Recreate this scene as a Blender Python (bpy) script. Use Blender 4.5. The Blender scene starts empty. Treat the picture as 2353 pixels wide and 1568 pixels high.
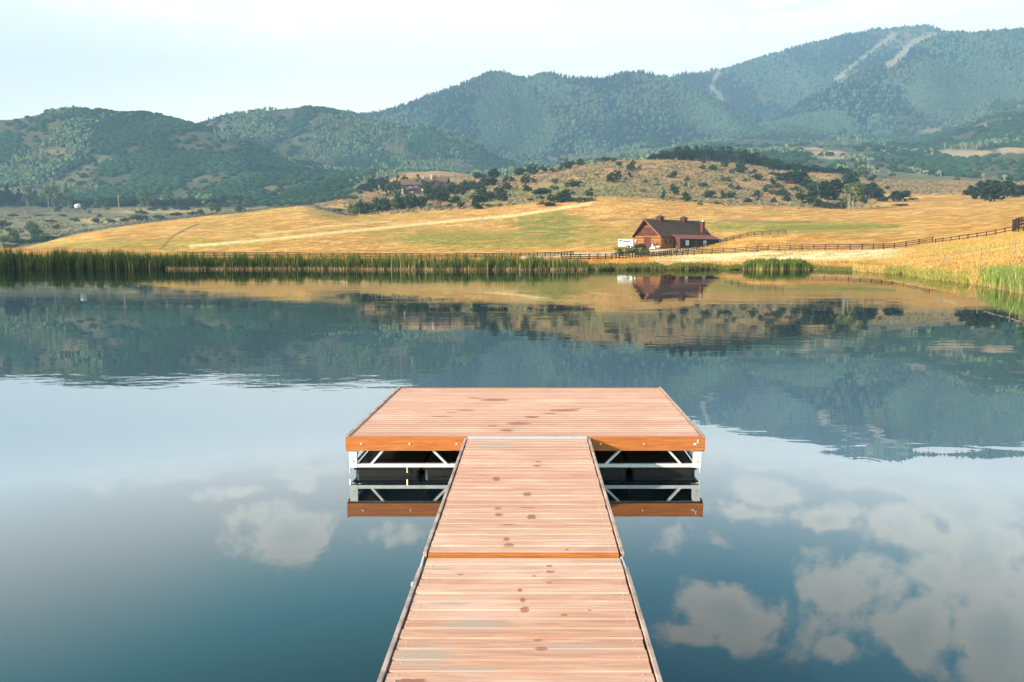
import bpy, math, random
import numpy as np
from mathutils import Vector, Matrix

# ------------------------------------------------------------------ camera, sky, sun
S = bpy.context.scene
COL = S.collection
rng = np.random.default_rng(7)
random.seed(7)
F, CX, CY, H = 1740.0, 1176.5, 784.0, 2.32        # survey numbers of the view: focal length, centre, eye height
TH = math.atan((CY - 575) / F)
cam = bpy.data.cameras.new("camera"); camo = bpy.data.objects.new("camera", cam); COL.objects.link(camo)
cam.sensor_width = 36; cam.lens = F / 2353 * 36
cam.clip_start = 0.1; cam.clip_end = 20000
camo.location = (0, 0, H); camo.rotation_euler = (math.radians(90) - TH, 0, 0)
S.camera = camo
S.render.resolution_x = 1024; S.render.resolution_y = 682
S.view_settings.view_transform = 'Standard'; S.view_settings.look = 'None'
S.view_settings.gamma = 1; S.view_settings.use_curve_mapping = False
S.view_settings.exposure = 1.05
S.cycles.max_bounces = 6; S.cycles.diffuse_bounces = 2; S.cycles.glossy_bounces = 3
S.cycles.transmission_bounces = 2; S.cycles.transparent_max_bounces = 4; S.cycles.volume_bounces = 0
S.cycles.sample_clamp_indirect = 4

SUN_EL, SUN_PHI = math.radians(20), math.radians(30)
to_sun = Vector((-math.cos(SUN_EL) * math.cos(SUN_PHI), -math.cos(SUN_EL) * math.sin(SUN_PHI), math.sin(SUN_EL)))
sl = bpy.data.lights.new("sun", 'SUN'); sl.energy = 5.0; sl.angle = math.radians(0.6); sl.color = (1.0, 0.87, 0.70)
so = bpy.data.objects.new("sun", sl); COL.objects.link(so)
so.rotation_euler = (-to_sun).to_track_quat('-Z', 'Y').to_euler(); so.location = (-50, -30, 40)

def ray(u, v):
    """(x/y, rise/y) of the sight line through a survey point"""
    u = np.asarray(u, float); v = np.asarray(v, float)
    p = (u - CX) / F; q = (CY - v) / F
    Y = math.cos(TH) + math.sin(TH) * q; Z = -math.sin(TH) + math.cos(TH) * q
    return p / Y, Z / Y
def unray(a, e):
    """inverse of ray"""
    d = math.cos(TH) - e * math.sin(TH)
    return CX + F * a / d, CY - F * (math.sin(TH) + e * math.cos(TH)) / d

class NT:
    def __init__(s, tree): s.t = tree; tree.nodes.clear()
    def n(s, typ, ins=None, **props):
        nd = s.t.nodes.new(typ)
        for k, v in props.items(): setattr(nd, k, v)
        for k, v in (ins or {}).items():
            sk = nd.inputs[k]
            if isinstance(v, bpy.types.NodeSocket): s.t.links.new(v, sk)
            else: sk.default_value = v
        return nd
    def m(s, op, a, b=0.0, c=0.0, clamp=False):
        return s.n('ShaderNodeMath', {0: a, 1: b, 2: c}, operation=op, use_clamp=clamp).outputs[0]
    def vm(s, op, a, b=(0, 0, 0), out=0):
        return s.n('ShaderNodeVectorMath', {0: a, 1: b}, operation=op).outputs[out]
    def mix(s, f, a, b, blend='MIX'):
        nd = s.n('ShaderNodeMix', None, data_type='RGBA', blend_type=blend)
        for i, v in ((0, f), (6, a), (7, b)):
            if isinstance(v, bpy.types.NodeSocket): s.t.links.new(v, nd.inputs[i])
            else: nd.inputs[i].default_value = v if i == 0 else ((*v, 1) if len(v) == 3 else v)
        return nd.outputs[2]
    def ramp(s, f, lo, hi, a=0.0, b=1.0, smooth=True):
        return s.n('ShaderNodeMapRange', {0: f, 1: lo, 2: hi, 3: a, 4: b}, interpolation_type='SMOOTHSTEP' if smooth else 'LINEAR').outputs[0]
    def noise(s, vec, scale, detail=4, rough=0.55, dist=0.0, out=0):
        return s.n('ShaderNodeTexNoise', {'Vector': vec, 'Scale': scale, 'Detail': detail, 'Roughness': rough, 'Distortion': dist}).outputs[out]

def build_world():
    W = bpy.data.worlds.new("World"); S.world = W; W.use_nodes = True
    t = NT(W.node_tree)
    sky = t.n('ShaderNodeTexSky', None, sky_type='NISHITA', sun_disc=False, sun_elevation=SUN_EL,
              sun_rotation=math.radians(240), air_density=1.0, dust_density=1.2, ozone_density=1.5, altitude=2000)
    d = t.n('ShaderNodeTexCoord').outputs['Generated']
    d = t.vm('NORMALIZE', d)
    xyz = t.n('ShaderNodeSeparateXYZ', {0: d})
    az = t.m('ARCTAN2', xyz.outputs[0], xyz.outputs[1]); el = t.m('ARCSINE', xyz.outputs[2])
    # bright summer haze near the horizon, clearing to blue overhead
    wob = t.noise(d, 2.2, 3, 0.5)
    el2 = t.m('ADD', el, t.m('MULTIPLY', t.m('SUBTRACT', wob, 0.5), 0.12))
    side = t.ramp(az, -0.55, 0.35, 1.0, 0.0)
    hz = t.ramp(t.m('SUBTRACT', el2, t.m('MULTIPLY', side, .06)), math.radians(14), math.radians(25), 1.0, 0.0)
    white = t.mix(t.ramp(az, -0.62, -0.2, 1.0, 0.0), (10.2, 9.2, 8.4), (8.6, 8.1, 7.6))
    clear = t.mix(0.94, sky.outputs[0], t.mix(t.ramp(el, math.radians(24), math.radians(36)), t.mix(side, (2.0, 5.6, 7.4), (2.3, 7.0, 7.7)), t.mix(side, (.10, 2.0, 3.6), (1.1, 2.9, 3.4))))
    low = t.ramp(el, math.radians(5), math.radians(13), 1.45, 1.0)
    white = t.mix(1.0, white, t.n('ShaderNodeCombineXYZ', {0: low, 1: low, 2: low}).outputs[0], 'MULTIPLY')
    base = t.mix(hz, clear, white)
    # cloud banks, each at its own bearing and height
    blobs = [(690, 1226, 125, 66, 1.0), (600, 1180, 60, 36, .8), (936, 1234, 75, 45, .95), (640, 1061, 130, 26, .8), (375, 1097, 130, 22, .7), (552, 1128, 80, 18, .8),
             (706, 1110, 46, 24, .7), (477, 1000, 260, 34, .8), (700, 1085, 110, 22, .9), (330, 1085, 150, 20, .8), (1800, 1060, 160, 22, .7), (1700, 1180, 110, 26, .6), (2250, 1180, 120, 40, .8), (1900, 1290, 130, 34, .5), (780, 1190, 120, 50, .5), (1768, 1137, 75, 30, .95), (1898, 1198, 70, 32, 1.0), (2049, 1207, 105, 50, 1.0),
             (2071, 1107, 190, 32, .95), (1681, 1400, 120, 78, .95), (1595, 1462, 80, 30, .8), (1930, 1370, 160, 120, .95),
             (1925, 1490, 60, 40, .95), (2105, 1450, 70, 80, .95), (2265, 1289, 130, 110, .9), (2309, 1452, 100, 95, .95),
             (1616, 1246, 100, 42, .6), (1750, 1290, 120, 40, .35), (2150, 1330, 90, 60, .6), (2500, 1300, 150, 200, .9), (900, 1290, 60, 30, .35)]
    nv = t.noise(d, 7.0, 7, 0.62, 0.25)
    nb = t.noise(d, 26.0, 4, 0.6)
    azel = t.n('ShaderNodeCombineXYZ', {0: az, 1: el}).outputs[0]
    acc = None
    for (u, v, ru, rv, s) in blobs:
        a, e = ray(u, v); a = float(a); e = -float(e)
        c_az = math.atan(a); c_el = math.atan(e / math.hypot(1, a))
        ra = ru / F * 1.1 * math.cos(c_az); re = rv / F
        q = t.vm('LENGTH', t.vm('MULTIPLY', t.vm('SUBTRACT', azel, (c_az, c_el, 0)), (1 / ra, 1 / re, 0)), out=1)
        m = t.m('MULTIPLY', t.m('SUBTRACT', 1.35, q), s)
        acc = m if acc is None else t.m('MAXIMUM', acc, m)
    acc = t.m('ADD', t.m('MAXIMUM', acc, -1.0), t.m('MULTIPLY', t.m('SUBTRACT', nv, 0.52), 3.6))
    acc = t.m('ADD', acc, t.m('MULTIPLY', t.m('SUBTRACT', nb, 0.5), 1.3))
    # loose cloud over the parts of the sky behind and above
    other = t.m('MULTIPLY', t.ramp(nv, 0.5, 0.66), t.ramp(el, math.radians(33), math.radians(40)))
    cm = t.m('MAXIMUM', t.ramp(acc, 0.12, 0.72), t.m('MULTIPLY', other, 0.6))
    cm = t.m('MULTIPLY', cm, t.ramp(el, math.radians(13.5), math.radians(18.5), 0.0, 1.0))
    ccol = t.mix(t.ramp(acc, 0.4, 1.6), (14.5, 13.0, 11.0), (10.5, 10.2, 9.2))
    ccol = t.mix(t.ramp(el, math.radians(20), math.radians(31)), ccol, t.mix(0.45, ccol, (7.0, 7.2, 6.5)))
    col = t.mix(t.m('MULTIPLY', cm, 0.94), base, ccol)
    gnd = t.ramp(el, -0.06, -0.01, 1.0, 0.0)
    col = t.mix(gnd, col, (.8, .9, .8))
    bg = t.n('ShaderNodeBackground', {'Color': col, 'Strength': 0.1})
    out = t.n('ShaderNodeOutputWorld', {'Surface': bg.outputs[0]})
build_world()

# ------------------------------------------------------------------ helpers
def tag(o, label=None, cat=None, group=None, kind=None):
    if label: o['label'] = label
    if cat: o['category'] = cat
    if group: o['group'] = group
    if kind: o['kind'] = kind
    return o
def link(o, parent=None):
    COL.objects.link(o)
    if parent is not None: o.parent = parent
    return o
def empty(name, loc=(0, 0, 0), rz=0.0):
    o = bpy.data.objects.new(name, None); COL.objects.link(o); o.location = loc; o.rotation_euler = (0, 0, rz)
    o.empty_display_size = .2
    return o
def np_mesh(name, V, Fc, col=None, smooth=False):
    """V (n,3); Fc list of (m,k) index arrays"""
    V = np.asarray(V, np.float32)
    me = bpy.data.meshes.new(name)
    if not isinstance(Fc, list): Fc = [Fc]
    Fc = [np.asarray(f, np.int32) for f in Fc if len(f)]
    me.vertices.add(len(V)); me.vertices.foreach_set('co', V.ravel())
    tot = np.concatenate([np.full(len(f), f.shape[1], np.int32) for f in Fc])
    idx = np.concatenate([f.ravel() for f in Fc])
    me.loops.add(len(idx)); me.loops.foreach_set('vertex_index', idx)
    me.polygons.add(len(tot)); st = np.concatenate([[0], np.cumsum(tot)[:-1]]).astype(np.int32)
    me.polygons.foreach_set('loop_start', st); me.polygons.foreach_set('loop_total', tot)
    me.polygons.foreach_set('use_smooth', np.full(len(tot), smooth))
    if col is not None:
        at = me.color_attributes.new('tint', 'FLOAT_COLOR', 'POINT')
        c = np.ones((len(V), 4), np.float32); c[:, :3] = col
        at.data.foreach_set('color', c.ravel())
    me.update(calc_edges=True)
    return me
def np_obj(name, V, Fc, mat, parent=None, col=None, smooth=False):
    me = np_mesh(name, V, Fc, col, smooth); me.materials.append(mat)
    return link(bpy.data.objects.new(name, me), parent)
class MB:
    """collects boxes, bars, prisms into one mesh"""
    def __init__(s): s.v = []; s.f = []; s.c = []
    def add(s, vs, fs, c=(1, 1, 1)):
        o = len(s.v); s.v += [tuple(p) for p in vs]; s.f += [[o + i for i in f] for f in fs]; s.c += [c] * len(vs); return s
    def hexa(s, b, t_, c=(1, 1, 1)):
        """8 corners: four below (ccw) and four above"""
        return s.add(list(b) + list(t_), [(3, 2, 1, 0), (4, 5, 6, 7), (0, 1, 5, 4), (1, 2, 6, 5), (2, 3, 7, 6), (3, 0, 4, 7)], c)
    def box(s, x0, x1, y0, y1, z0, z1, c=(1, 1, 1)):
        return s.hexa([(x0, y0, z0), (x1, y0, z0), (x1, y1, z0), (x0, y1, z0)], [(x0, y0, z1), (x1, y0, z1), (x1, y1, z1), (x0, y1, z1)], c)
    def bar(s, a, b, w, h, c=(1, 1, 1), up=(0, 0, 1)):
        a = Vector(a); b = Vector(b); d = (b - a).normalized(); up = Vector(up)
        sd = d.cross(up)
        if sd.length < 1e-4: sd = Vector((1, 0, 0))
        sd.normalize(); u = sd.cross(d)
        def ring(p): return [p - sd * w / 2 - u * h / 2, p + sd * w / 2 - u * h / 2, p + sd * w / 2 + u * h / 2, p - sd * w / 2 + u * h / 2]
        return s.hexa(ring(a), ring(b), c)
    def cyl(s, a, b, r0, r1=None, n=10, c=(1, 1, 1)):
        r1 = r0 if r1 is None else r1
        a = Vector(a); b = Vector(b); d = (b - a).normalized()
        x = d.cross(Vector((0, 0, 1)));
        if x.length < 1e-4: x = Vector((1, 0, 0))
        x.normalize(); y = d.cross(x)
        vs = [a + (x * math.cos(k * 2 * math.pi / n) + y * math.sin(k * 2 * math.pi / n)) * r0 for k in range(n)]
        vs += [b + (x * math.cos(k * 2 * math.pi / n) + y * math.sin(k * 2 * math.pi / n)) * r1 for k in range(n)]
        fs = [(k, (k + 1) % n, n + (k + 1) % n, n + k) for k in range(n)] + [tuple(range(n))[::-1], tuple(range(n, 2 * n))]
        return s.add(vs, fs, c)
    def build(s, name, mat, parent=None, bevel=0.0, smooth=False):
        me = bpy.data.meshes.new(name); me.from_pydata(s.v, [], s.f)
        at = me.color_attributes.new('tint', 'FLOAT_COLOR', 'POINT')
        at.data.foreach_set('color', np.array([(*c, 1) for c in s.c], np.float32).ravel())
        me.materials.append(mat)
        if smooth: me.polygons.foreach_set('use_smooth', np.full(len(me.polygons), True))
        me.update(); o = link(bpy.data.objects.new(name, me), parent)
        if bevel:
            b = o.modifiers.new('edge', 'BEVEL'); b.width = bevel; b.segments = 2; b.limit_method = 'ANGLE'
        return o

# numpy value noise
_P = np.random.default_rng(3).random((512, 512))
def vn(x, y):
    xi = np.floor(x).astype(int); yi = np.floor(y).astype(int); fx = x - xi; fy = y - yi
    fx = fx * fx * (3 - 2 * fx); fy = fy * fy * (3 - 2 * fy)
    g = lambda i, j: _P[i % 512, j % 512]
    return (g(xi, yi) * (1 - fx) * (1 - fy) + g(xi + 1, yi) * fx * (1 - fy) + g(xi, yi + 1) * (1 - fx) * fy + g(xi + 1, yi + 1) * fx * fy)
def fbm(x, y, o=4, g=.5):
    s = 0; a = 1; t = 0
    for k in range(o):
        s = s + a * vn(x * 2 ** k + 17.3 * k, y * 2 ** k + 9.1 * k); t += a; a *= g
    return s / t
def sstep(x, a, b):
    t = np.clip((x - a) / (b - a), 0, 1); return t * t * (3 - 2 * t)

# ------------------------------------------------------------------ materials
def mat(name, f):
    m = bpy.data.materials.new(name); m.use_nodes = True; t = NT(m.node_tree)
    sh = f(t); t.n('ShaderNodeOutputMaterial', {'Surface': sh}); return m
def P(t, col, rough=.8, spec=.3, normal=None, metal=0.0):
    ins = {'Roughness': rough, 'Specular IOR Level': spec, 'Metallic': metal}
    nd = t.n('ShaderNodeBsdfPrincipled', ins)
    if isinstance(col, bpy.types.NodeSocket): t.t.links.new(col, nd.inputs['Base Color'])
    else: nd.inputs['Base Color'].default_value = (*col, 1)
    if normal is not None: t.t.links.new(normal, nd.inputs['Normal'])
    return nd.outputs[0]
def tint(t): return t.n('ShaderNodeAttribute', None, attribute_name='tint').outputs['Color']
def simple(name, col, rough=.7, spec=.3, var=.25, scale=6, metal=0.0, bump=0.0):
    def f(t):
        c = t.n('ShaderNodeTexCoord').outputs['Object']
        n = t.noise(c, scale, 5, .6)
        k = t.mix(t.ramp(n, .3, .7), tuple(x * (1 - var) for x in col), tuple(min(1, x * (1 + var)) for x in col))
        k = t.mix(1.0, k, tint(t), 'MULTIPLY')
        nm = t.n('ShaderNodeBump', {'Strength': bump, 'Distance': .02, 'Height': n}).outputs[0] if bump else None
        return P(t, k, rough, spec, nm, metal)
    return mat(name, f)
def leafy(name, gain=1.0, transl=.25):
    def f(t):
        c = tint(t)
        if gain != 1.0: c = t.mix(1.0, c, (gain, gain, gain), 'MULTIPLY')
        d = t.n('ShaderNodeBsdfDiffuse', {'Color': c}).outputs[0]
        if not transl: return d
        tr = t.n('ShaderNodeBsdfTranslucent', {'Color': c}).outputs[0]
        return t.n('ShaderNodeMixShader', {0: transl, 1: d, 2: tr}).outputs[0]
    return mat(name, f)
M_leaf = leafy('leaf'); M_blade = leafy('blade', 1.0, .35); M_far = leafy('far_foliage', 1.0, 0)
M_bark = simple('bark', (.12, .09, .065), .9, .1)

# ------------------------------------------------------------------ terrain
def line(pts):
    """polyline of survey points -> bearing, rise arrays"""
    p = np.array(pts, float); a, e = ray(p[:, 0], p[:, 1]); o = np.argsort(a); return a[o], e[o]
NC, NR = 860, 640
A = np.linspace(-1.08, 1.08, NC)
YR = np.exp(np.linspace(math.log(28), math.log(5900), NR))
U0 = CX + F * A / math.cos(TH) * 1.0
def row(vpts, ypts):
    a, e = line(vpts); ee = np.interp(A, a, e)
    yp = np.array(ypts, float); ay, _ = ray(yp[:, 0], np.full(len(yp), 500.)); yy = np.interp(A, ay, yp[:, 1])
    return yy, H + ee * yy
sa, se = line([(-800, 616), (0, 618), (700, 619), (1000, 621), (1300, 621), (1500, 620), (1861, 620), (1975, 625), (2082, 631), (2128, 641),
               (2200, 649), (2251, 655), (2300, 665), (2353, 677), (2450, 700), (2700, 740), (3200, 800)])
YS = -H / np.interp(A, sa, se)
YS = YS + (fbm(A * 60, A * 0 + 5, 3) - .5) * 2.0
rows = [(YS * .80, YS * 0 - 1.6), (YS * .975, YS * 0 - .35), (YS, YS * 0 + 0.0), (YS + .8, YS * 0 + .28)]
rows.append(row([(-800, 603), (0, 603), (1500, 603), (1850, 603), (2000, 601), (2100, 600), (2200, 600), (2353, 604), (3200, 604)],
                [(-800, 110), (0, 110), (1861, 106), (2000, 97), (2128, 77), (2251, 64), (2353, 53), (2700, 42), (3200, 38)]))
rows.append(row([(-800, 585), (0, 585), (400, 588), (900, 591), (1500, 590), (1700, 585), (1854, 577), (2000, 575), (2060, 572), (2144, 563), (2267, 547), (2353, 530), (2600, 500), (3200, 480)],
                [(-800, 150), (1700, 150), (2055, 132), (2144, 118), (2267, 102), (2353, 92), (3200, 84)]))
rows.append(row([(-800, 572), (0, 571), (100, 575), (400, 583), (1000, 583), (1300, 580), (1400, 573), (1560, 572.5), (1610, 571), (1650, 562), (1725, 546), (1800, 541), (1900, 545), (2055, 548), (2200, 537), (2353, 516), (3200, 470)],
                [(-800, 188), (1300, 184), (1400, 176), (1650, 176), (1750, 170), (2000, 168), (2200, 150), (2353, 130), (3200, 115)]))
rows.append(row([(-800, 573), (0, 571), (60, 573), (120, 569), (240, 556), (430, 553), (700, 548), (1000, 553), (1300, 553), (1500, 556), (1650, 550), (1800, 533), (2000, 527), (2353, 497), (3200, 450)],
                [(-800, 228), (1500, 222), (3200, 200)]))
rows.append(row([(-800, 571), (0, 571), (60, 571), (120, 564), (240, 537), (430, 520), (700, 510), (1000, 520), (1300, 518), (1500, 516), (1800, 508), (2000, 505), (2353, 480), (3200, 440)],
                [(-800, 320), (700, 330), (1500, 295), (3200, 270)]))
crestG = [(-800, 571), (0, 570), (60, 569), (100, 559), (140, 548), (237, 530), (312, 518), (427, 505), (593, 489), (697, 475), (730, 481), (786, 498), (816, 500), (900, 496), (1000, 488), (1180, 476), (1270, 468),
          (1390, 457), (1500, 462), (1600, 470), (1700, 478), (1900, 483), (2000, 482), (2353, 462), (3200, 430)]
rows.append(row(crestG, [(-800, 430), (700, 435), (1000, 390), (3200, 355)]))
rows.append(row([(-800, 560), (0, 560), (60, 561), (120, 558), (240, 536), (312, 525), (427, 513), (593, 497), (697, 482), (786, 485), (850, 478), (950, 458), (1100, 452), (1200, 440), (1400, 425), (1600, 428), (1800, 440), (1913, 450), (2000, 458), (2353, 446), (3200, 410)],
                [(-800, 490), (3200, 470)]))
rows.append(row([(-800, 520), (0, 520), (200, 518), (400, 502), (600, 487), (700, 477), (786, 468), (850, 460), (920, 447), (1010, 444), (1060, 428), (1100, 414), (1187, 403), (1291, 387), (1369, 373), (1421, 368), (1551, 366), (1700, 377), (1780, 390), (1850, 396),
                 (1913, 400), (1981, 416), (2036, 421), (2252, 428), (2353, 425), (3200, 400)],
                [(-800, 620), (800, 570), (1100, 600), (1500, 620), (2000, 570), (3200, 560)]))
rows.append(row([(-800, 478), (0, 479), (250, 478), (400, 478), (600, 474), (700, 470), (800, 448), (880, 415), (920, 402), (960, 396), (1010, 392), (1060, 396), (1090, 405), (1150, 420), (1300, 400), (1420, 385), (1550, 380), (1700, 385), (1850, 400), (1950, 408),
                 (2100, 415), (2353, 418), (3200, 390)], [(-800, 840), (3200, 820)]))
rows.append(row([(-800, 430), (0, 425), (200, 425), (400, 425), (600, 420), (800, 415), (900, 402), (1000, 404), (1100, 410), (1300, 395), (1550, 358), (1700, 355), (1850, 362), (1950, 375), (2050, 380), (2150, 375), (2250, 355), (2353, 340), (3200, 300)],
                [(-800, 1080), (3200, 1080)]))
rows.append(row([(-800, 270), (-200, 300), (0, 284), (60, 277), (130, 267), (190, 259), (250, 264), (300, 272), (350, 275), (400, 286), (440, 293), (470, 300), (533, 320), (593, 348), (660, 372), (739, 391), (850, 398), (1000, 398), (1200, 395), (1300, 390), (1550, 349), (1700, 345), (1900, 345),
                 (2100, 345), (2200, 320), (2280, 298), (2353, 285), (3200, 250)], [(-800, 1450), (3200, 1450)]))
rows.append(row([(-800, 300), (0, 310), (190, 290), (350, 300), (440, 320), (533, 340), (593, 362), (700, 375), (850, 378), (1000, 380), (1200, 390), (1300, 388), (1550, 347), (1700, 342), (1900, 340), (2100, 338), (2200, 312), (2280, 280), (2353, 268), (3200, 240)],
                [(-800, 1660), (3200, 1660)]))
rows.append(row([(-800, 330), (0, 320), (400, 300), (470, 290), (500, 279), (560, 270), (620, 260), (700, 252), (740, 258), (800, 270), (860, 285), (920, 295), (1000, 305), (1060, 324), (1120, 347), (1180, 372), (1200, 382), (1300, 386), (1550, 345), (1700, 340), (1900, 336), (2000, 332),
                 (2100, 330), (2200, 302), (2280, 266), (2353, 252), (3200, 230)], [(-800, 1960), (3200, 1960)]))
rows.append(row([(-800, 340), (400, 330), (700, 300), (860, 310), (1000, 330), (1120, 365), (1200, 378), (1300, 362), (1500, 335), (1700, 322), (1800, 320), (1900, 318), (2000, 316), (2100, 314), (2200, 296), (2280, 268), (2353, 246), (3200, 225)],
                [(-800, 2250), (3200, 2250)]))
mid = [(-800, 380), (500, 330), (700, 300), (830, 275), (900, 256), (960, 243), (1020, 223), (1060, 206), (1110, 186), (1140, 175), (1160, 171), (1190, 181), (1210, 186), (1260, 181), (1330, 183), (1380, 175), (1430, 170), (1500, 175), (1550, 183), (1600, 196), (1680, 240), (1740, 283),
       (1765, 298), (1800, 278), (1923, 198), (2000, 162), (2100, 118), (2180, 86), (2240, 89), (2300, 86), (2353, 81), (3200, 60)]
rows.append(row(mid, [(-800, 3000), (3200, 3000)]))
rows.append(row([(a, b + 22) for a, b in mid], [(-800, 3250), (3200, 3250)]))
back = [(-800, 400), (830, 330), (1200, 230), (1500, 200), (1550, 184), (1580, 181), (1620, 176), (1680, 162), (1740, 145), (1800, 127), (1860, 112), (1920, 97), (1980, 85), (2040, 77), (2100, 70), (2130, 70), (2150, 77), (2180, 87), (2240, 96), (2353, 100), (3200, 90)]
rows.append(row(back, [(-800, 3900), (3200, 3900)]))
rows.append(row([(a, b + 60) for a, b in back], [(-800, 5600), (3200, 5600)]))
RY = np.array([r[0] for r in rows]); RZ = np.array([r[1] for r in rows])     # (rows, NC)
def smooth_rows(Z, k):
    w = np.hanning(2 * k + 3)[1:-1]; w /= w.sum()
    return np.array([np.convolve(np.pad(z, k, 'edge'), w, 'valid') for z in Z])
RZ[4:] = smooth_rows(RZ[4:], 5); RY[4:] = smooth_rows(RY[4:], 8)
def pchip(x, y, xs):
    h = np.diff(x); dl = np.diff(y) / h; d = np.zeros_like(y)
    m = (dl[:-1] * dl[1:] > 0); w1 = 2 * h[1:] + h[:-1]; w2 = h[1:] + 2 * h[:-1]
    den = np.where(m, w1 / np.where(m, dl[:-1], 1) + w2 / np.where(m, dl[1:], 1), 1)
    d[1:-1] = np.where(m, (w1 + w2) / den, 0); d[0] = dl[0]; d[-1] = dl[-1]
    i = np.clip(np.searchsorted(x, xs) - 1, 0, len(x) - 2); tt = np.clip((xs - x[i]) / h[i], 0, 1)
    return ((1 + 2 * tt) * (1 - tt) ** 2 * y[i] + tt * (1 - tt) ** 2 * h[i] * d[i] + tt * tt * (3 - 2 * tt) * y[i + 1] + tt * tt * (tt - 1) * h[i] * d[i + 1])
TZ = np.array([pchip(RY[:, k], RZ[:, k], YR) for k in range(NC)])            # (NC, NR)
AA, YY = np.meshgrid(A, YR, indexing='ij'); XX = AA * YY
ridge = 1 - np.abs(2 * fbm(XX / 260 + 3, YY / 420, 4) - 1)
amp = np.interp(YY, [0, 170, 380, 800, 1150, 2200, 4200], [0, .10, .5, 1.8, 15, 30, 60])
TZ += (ridge - .72) * amp * 1.3 + (fbm(XX / 45, YY / 70, 4) - .5) * np.interp(YY, [0, 105, 180, 500, 1050, 4000], [0, .05, .3, 1.8, 5, 16])
def tz(x, y):
    """ground height at world x, y"""
    x = np.asarray(x, float); y = np.asarray(y, float)
    fa = np.clip((x / y - A[0]) / (A[1] - A[0]), 0, NC - 1.001); fr = np.clip(np.log(y / YR[0]) / math.log(YR[1] / YR[0]), 0, NR - 1.001)
    i = fa.astype(int); j = fr.astype(int); ta = fa - i; tr = fr - j
    return TZ[i, j] * (1 - ta) * (1 - tr) + TZ[i + 1, j] * ta * (1 - tr) + TZ[i, j + 1] * (1 - ta) * tr + TZ[i + 1, j + 1] * ta * tr
def hit(u, v, ymin=40.):
    """first ground point met along the sight line"""
    a, e = ray(u, v); a = float(a); e = float(e)
    ys = YR[YR > ymin]; z = tz(a * ys, ys); el = (z - H) / ys
    k = np.argmax(el >= e) if (el >= e).any() else len(ys) - 1
    y = ys[k]
    if k > 0:
        y0, y1 = ys[k - 1], ys[k]; e0, e1 = el[k - 1], el[k]
        if e1 > e0: y = y0 + (y1 - y0) * np.clip((e - e0) / (e1 - e0), 0, 1)
    return a * y, y, float(tz(a * y, y))

# ---- surface types of the ground, as albedo
EL = (TZ - H) / YY
UU, VV = unray(AA, EL)
def seg(pts, w, wob=0):
    """mask near a polyline given in survey points"""
    m = np.zeros_like(UU); p = pts
    for (x0, y0), (x1, y1) in zip(p[:-1], p[1:]):
        dx, dy = x1 - x0, y1 - y0; tt = np.clip(((UU - x0) * dx + (VV - y0) * dy) / (dx * dx + dy * dy), 0, 1)
        d = np.hypot(UU - x0 - tt * dx, (VV - y0 - tt * dy) * 1.0)
        m = np.maximum(m, 1 - sstep(d, w * .4, w))
    return m
def ell(u, v, ru, rv, soft=.5, n=.6):
    d = np.hypot((UU - u) / ru, (VV - v) / rv) + (fbm(UU / 18, VV / 7, 3) - .5) * n
    return 1 - sstep(d, 1 - soft, 1 + soft * .3)
def lay(c, new, m):
    m = np.clip(m, 0, 1)[..., None]; return c * (1 - m) + np.array(new) * m
n1 = fbm(XX / 9, YY / 5, 5); n2 = fbm(XX / 40 + 7, YY / 30, 4); n3 = fbm(XX / 2.2, YY / 1.3, 3)
streak = fbm(UU / 60, (VV + (UU - 600) * .09) / 3.2, 4)
gold = np.zeros(UU.shape + (3,)) + np.array([.55, .245, .052])
gold = lay(gold, (.70, .42, .15), sstep(streak, .46, .70) * .6)
gold = lay(gold, (.40, .20, .055), sstep(n1, .52, .72) * .6)
gold = lay(gold, (.42, .27, .05), sstep(n2, .50, .66) * .5)
fs = fbm(UU / 22, (VV + (UU - 600) * .06) / 1.5, 4)
gold = lay(gold, (.66, .37, .12), sstep(fs, .52, .66) * .7)
gold = lay(gold, (.33, .20, .055), sstep(fs, .46, .34) * 0 + (1 - sstep(fs, .32, .46)) * .55)
C = gold
near = YY < 425
C = lay(C, (.20, .20, .035), (ell(1270, 520, 110, 42) * .9) * near * sstep(n1, .3, .55))
C = lay(C, (.24, .23, .04), (ell(1130, 555, 240, 22) * .8 + ell(1750, 518, 330, 12) * .9 + ell(1000, 540, 200, 20) * .5 + ell(1390, 545, 60, 30) * .5 + ell(1850, 528, 280, 12) * .6) * near * sstep(n3, .2, .6))
C = lay(C, (.26, .25, .05), ell(330, 560, 380, 14) * .5 * near)
C = lay(C, (.78, .54, .24), seg([(440, 566), (593, 553), (820, 530), (1000, 512), (1187, 495), (1356, 468)], 4.5) * near * .85)
C = lay(C, (.74, .50, .20), seg([(593, 540), (760, 520), (900, 508)], 3) * near * .6)
C = lay(C, (.16, .11, .05), seg([(375, 568), (388, 552), (401, 541), (430, 526), (455, 515)], 2.6) * near * .8)
C = lay(C, (.20, .13, .07), seg([(1380, 506), (1500, 503), (1560, 508)], 3.0) * near * .6 + seg([(1660, 506), (1780, 512), (1860, 511)], 3) * near * .6)
C = lay(C, (.20, .19, .035), seg([(1760, 524), (1900, 524), (2060, 520)], 8) * near * .6)
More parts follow.
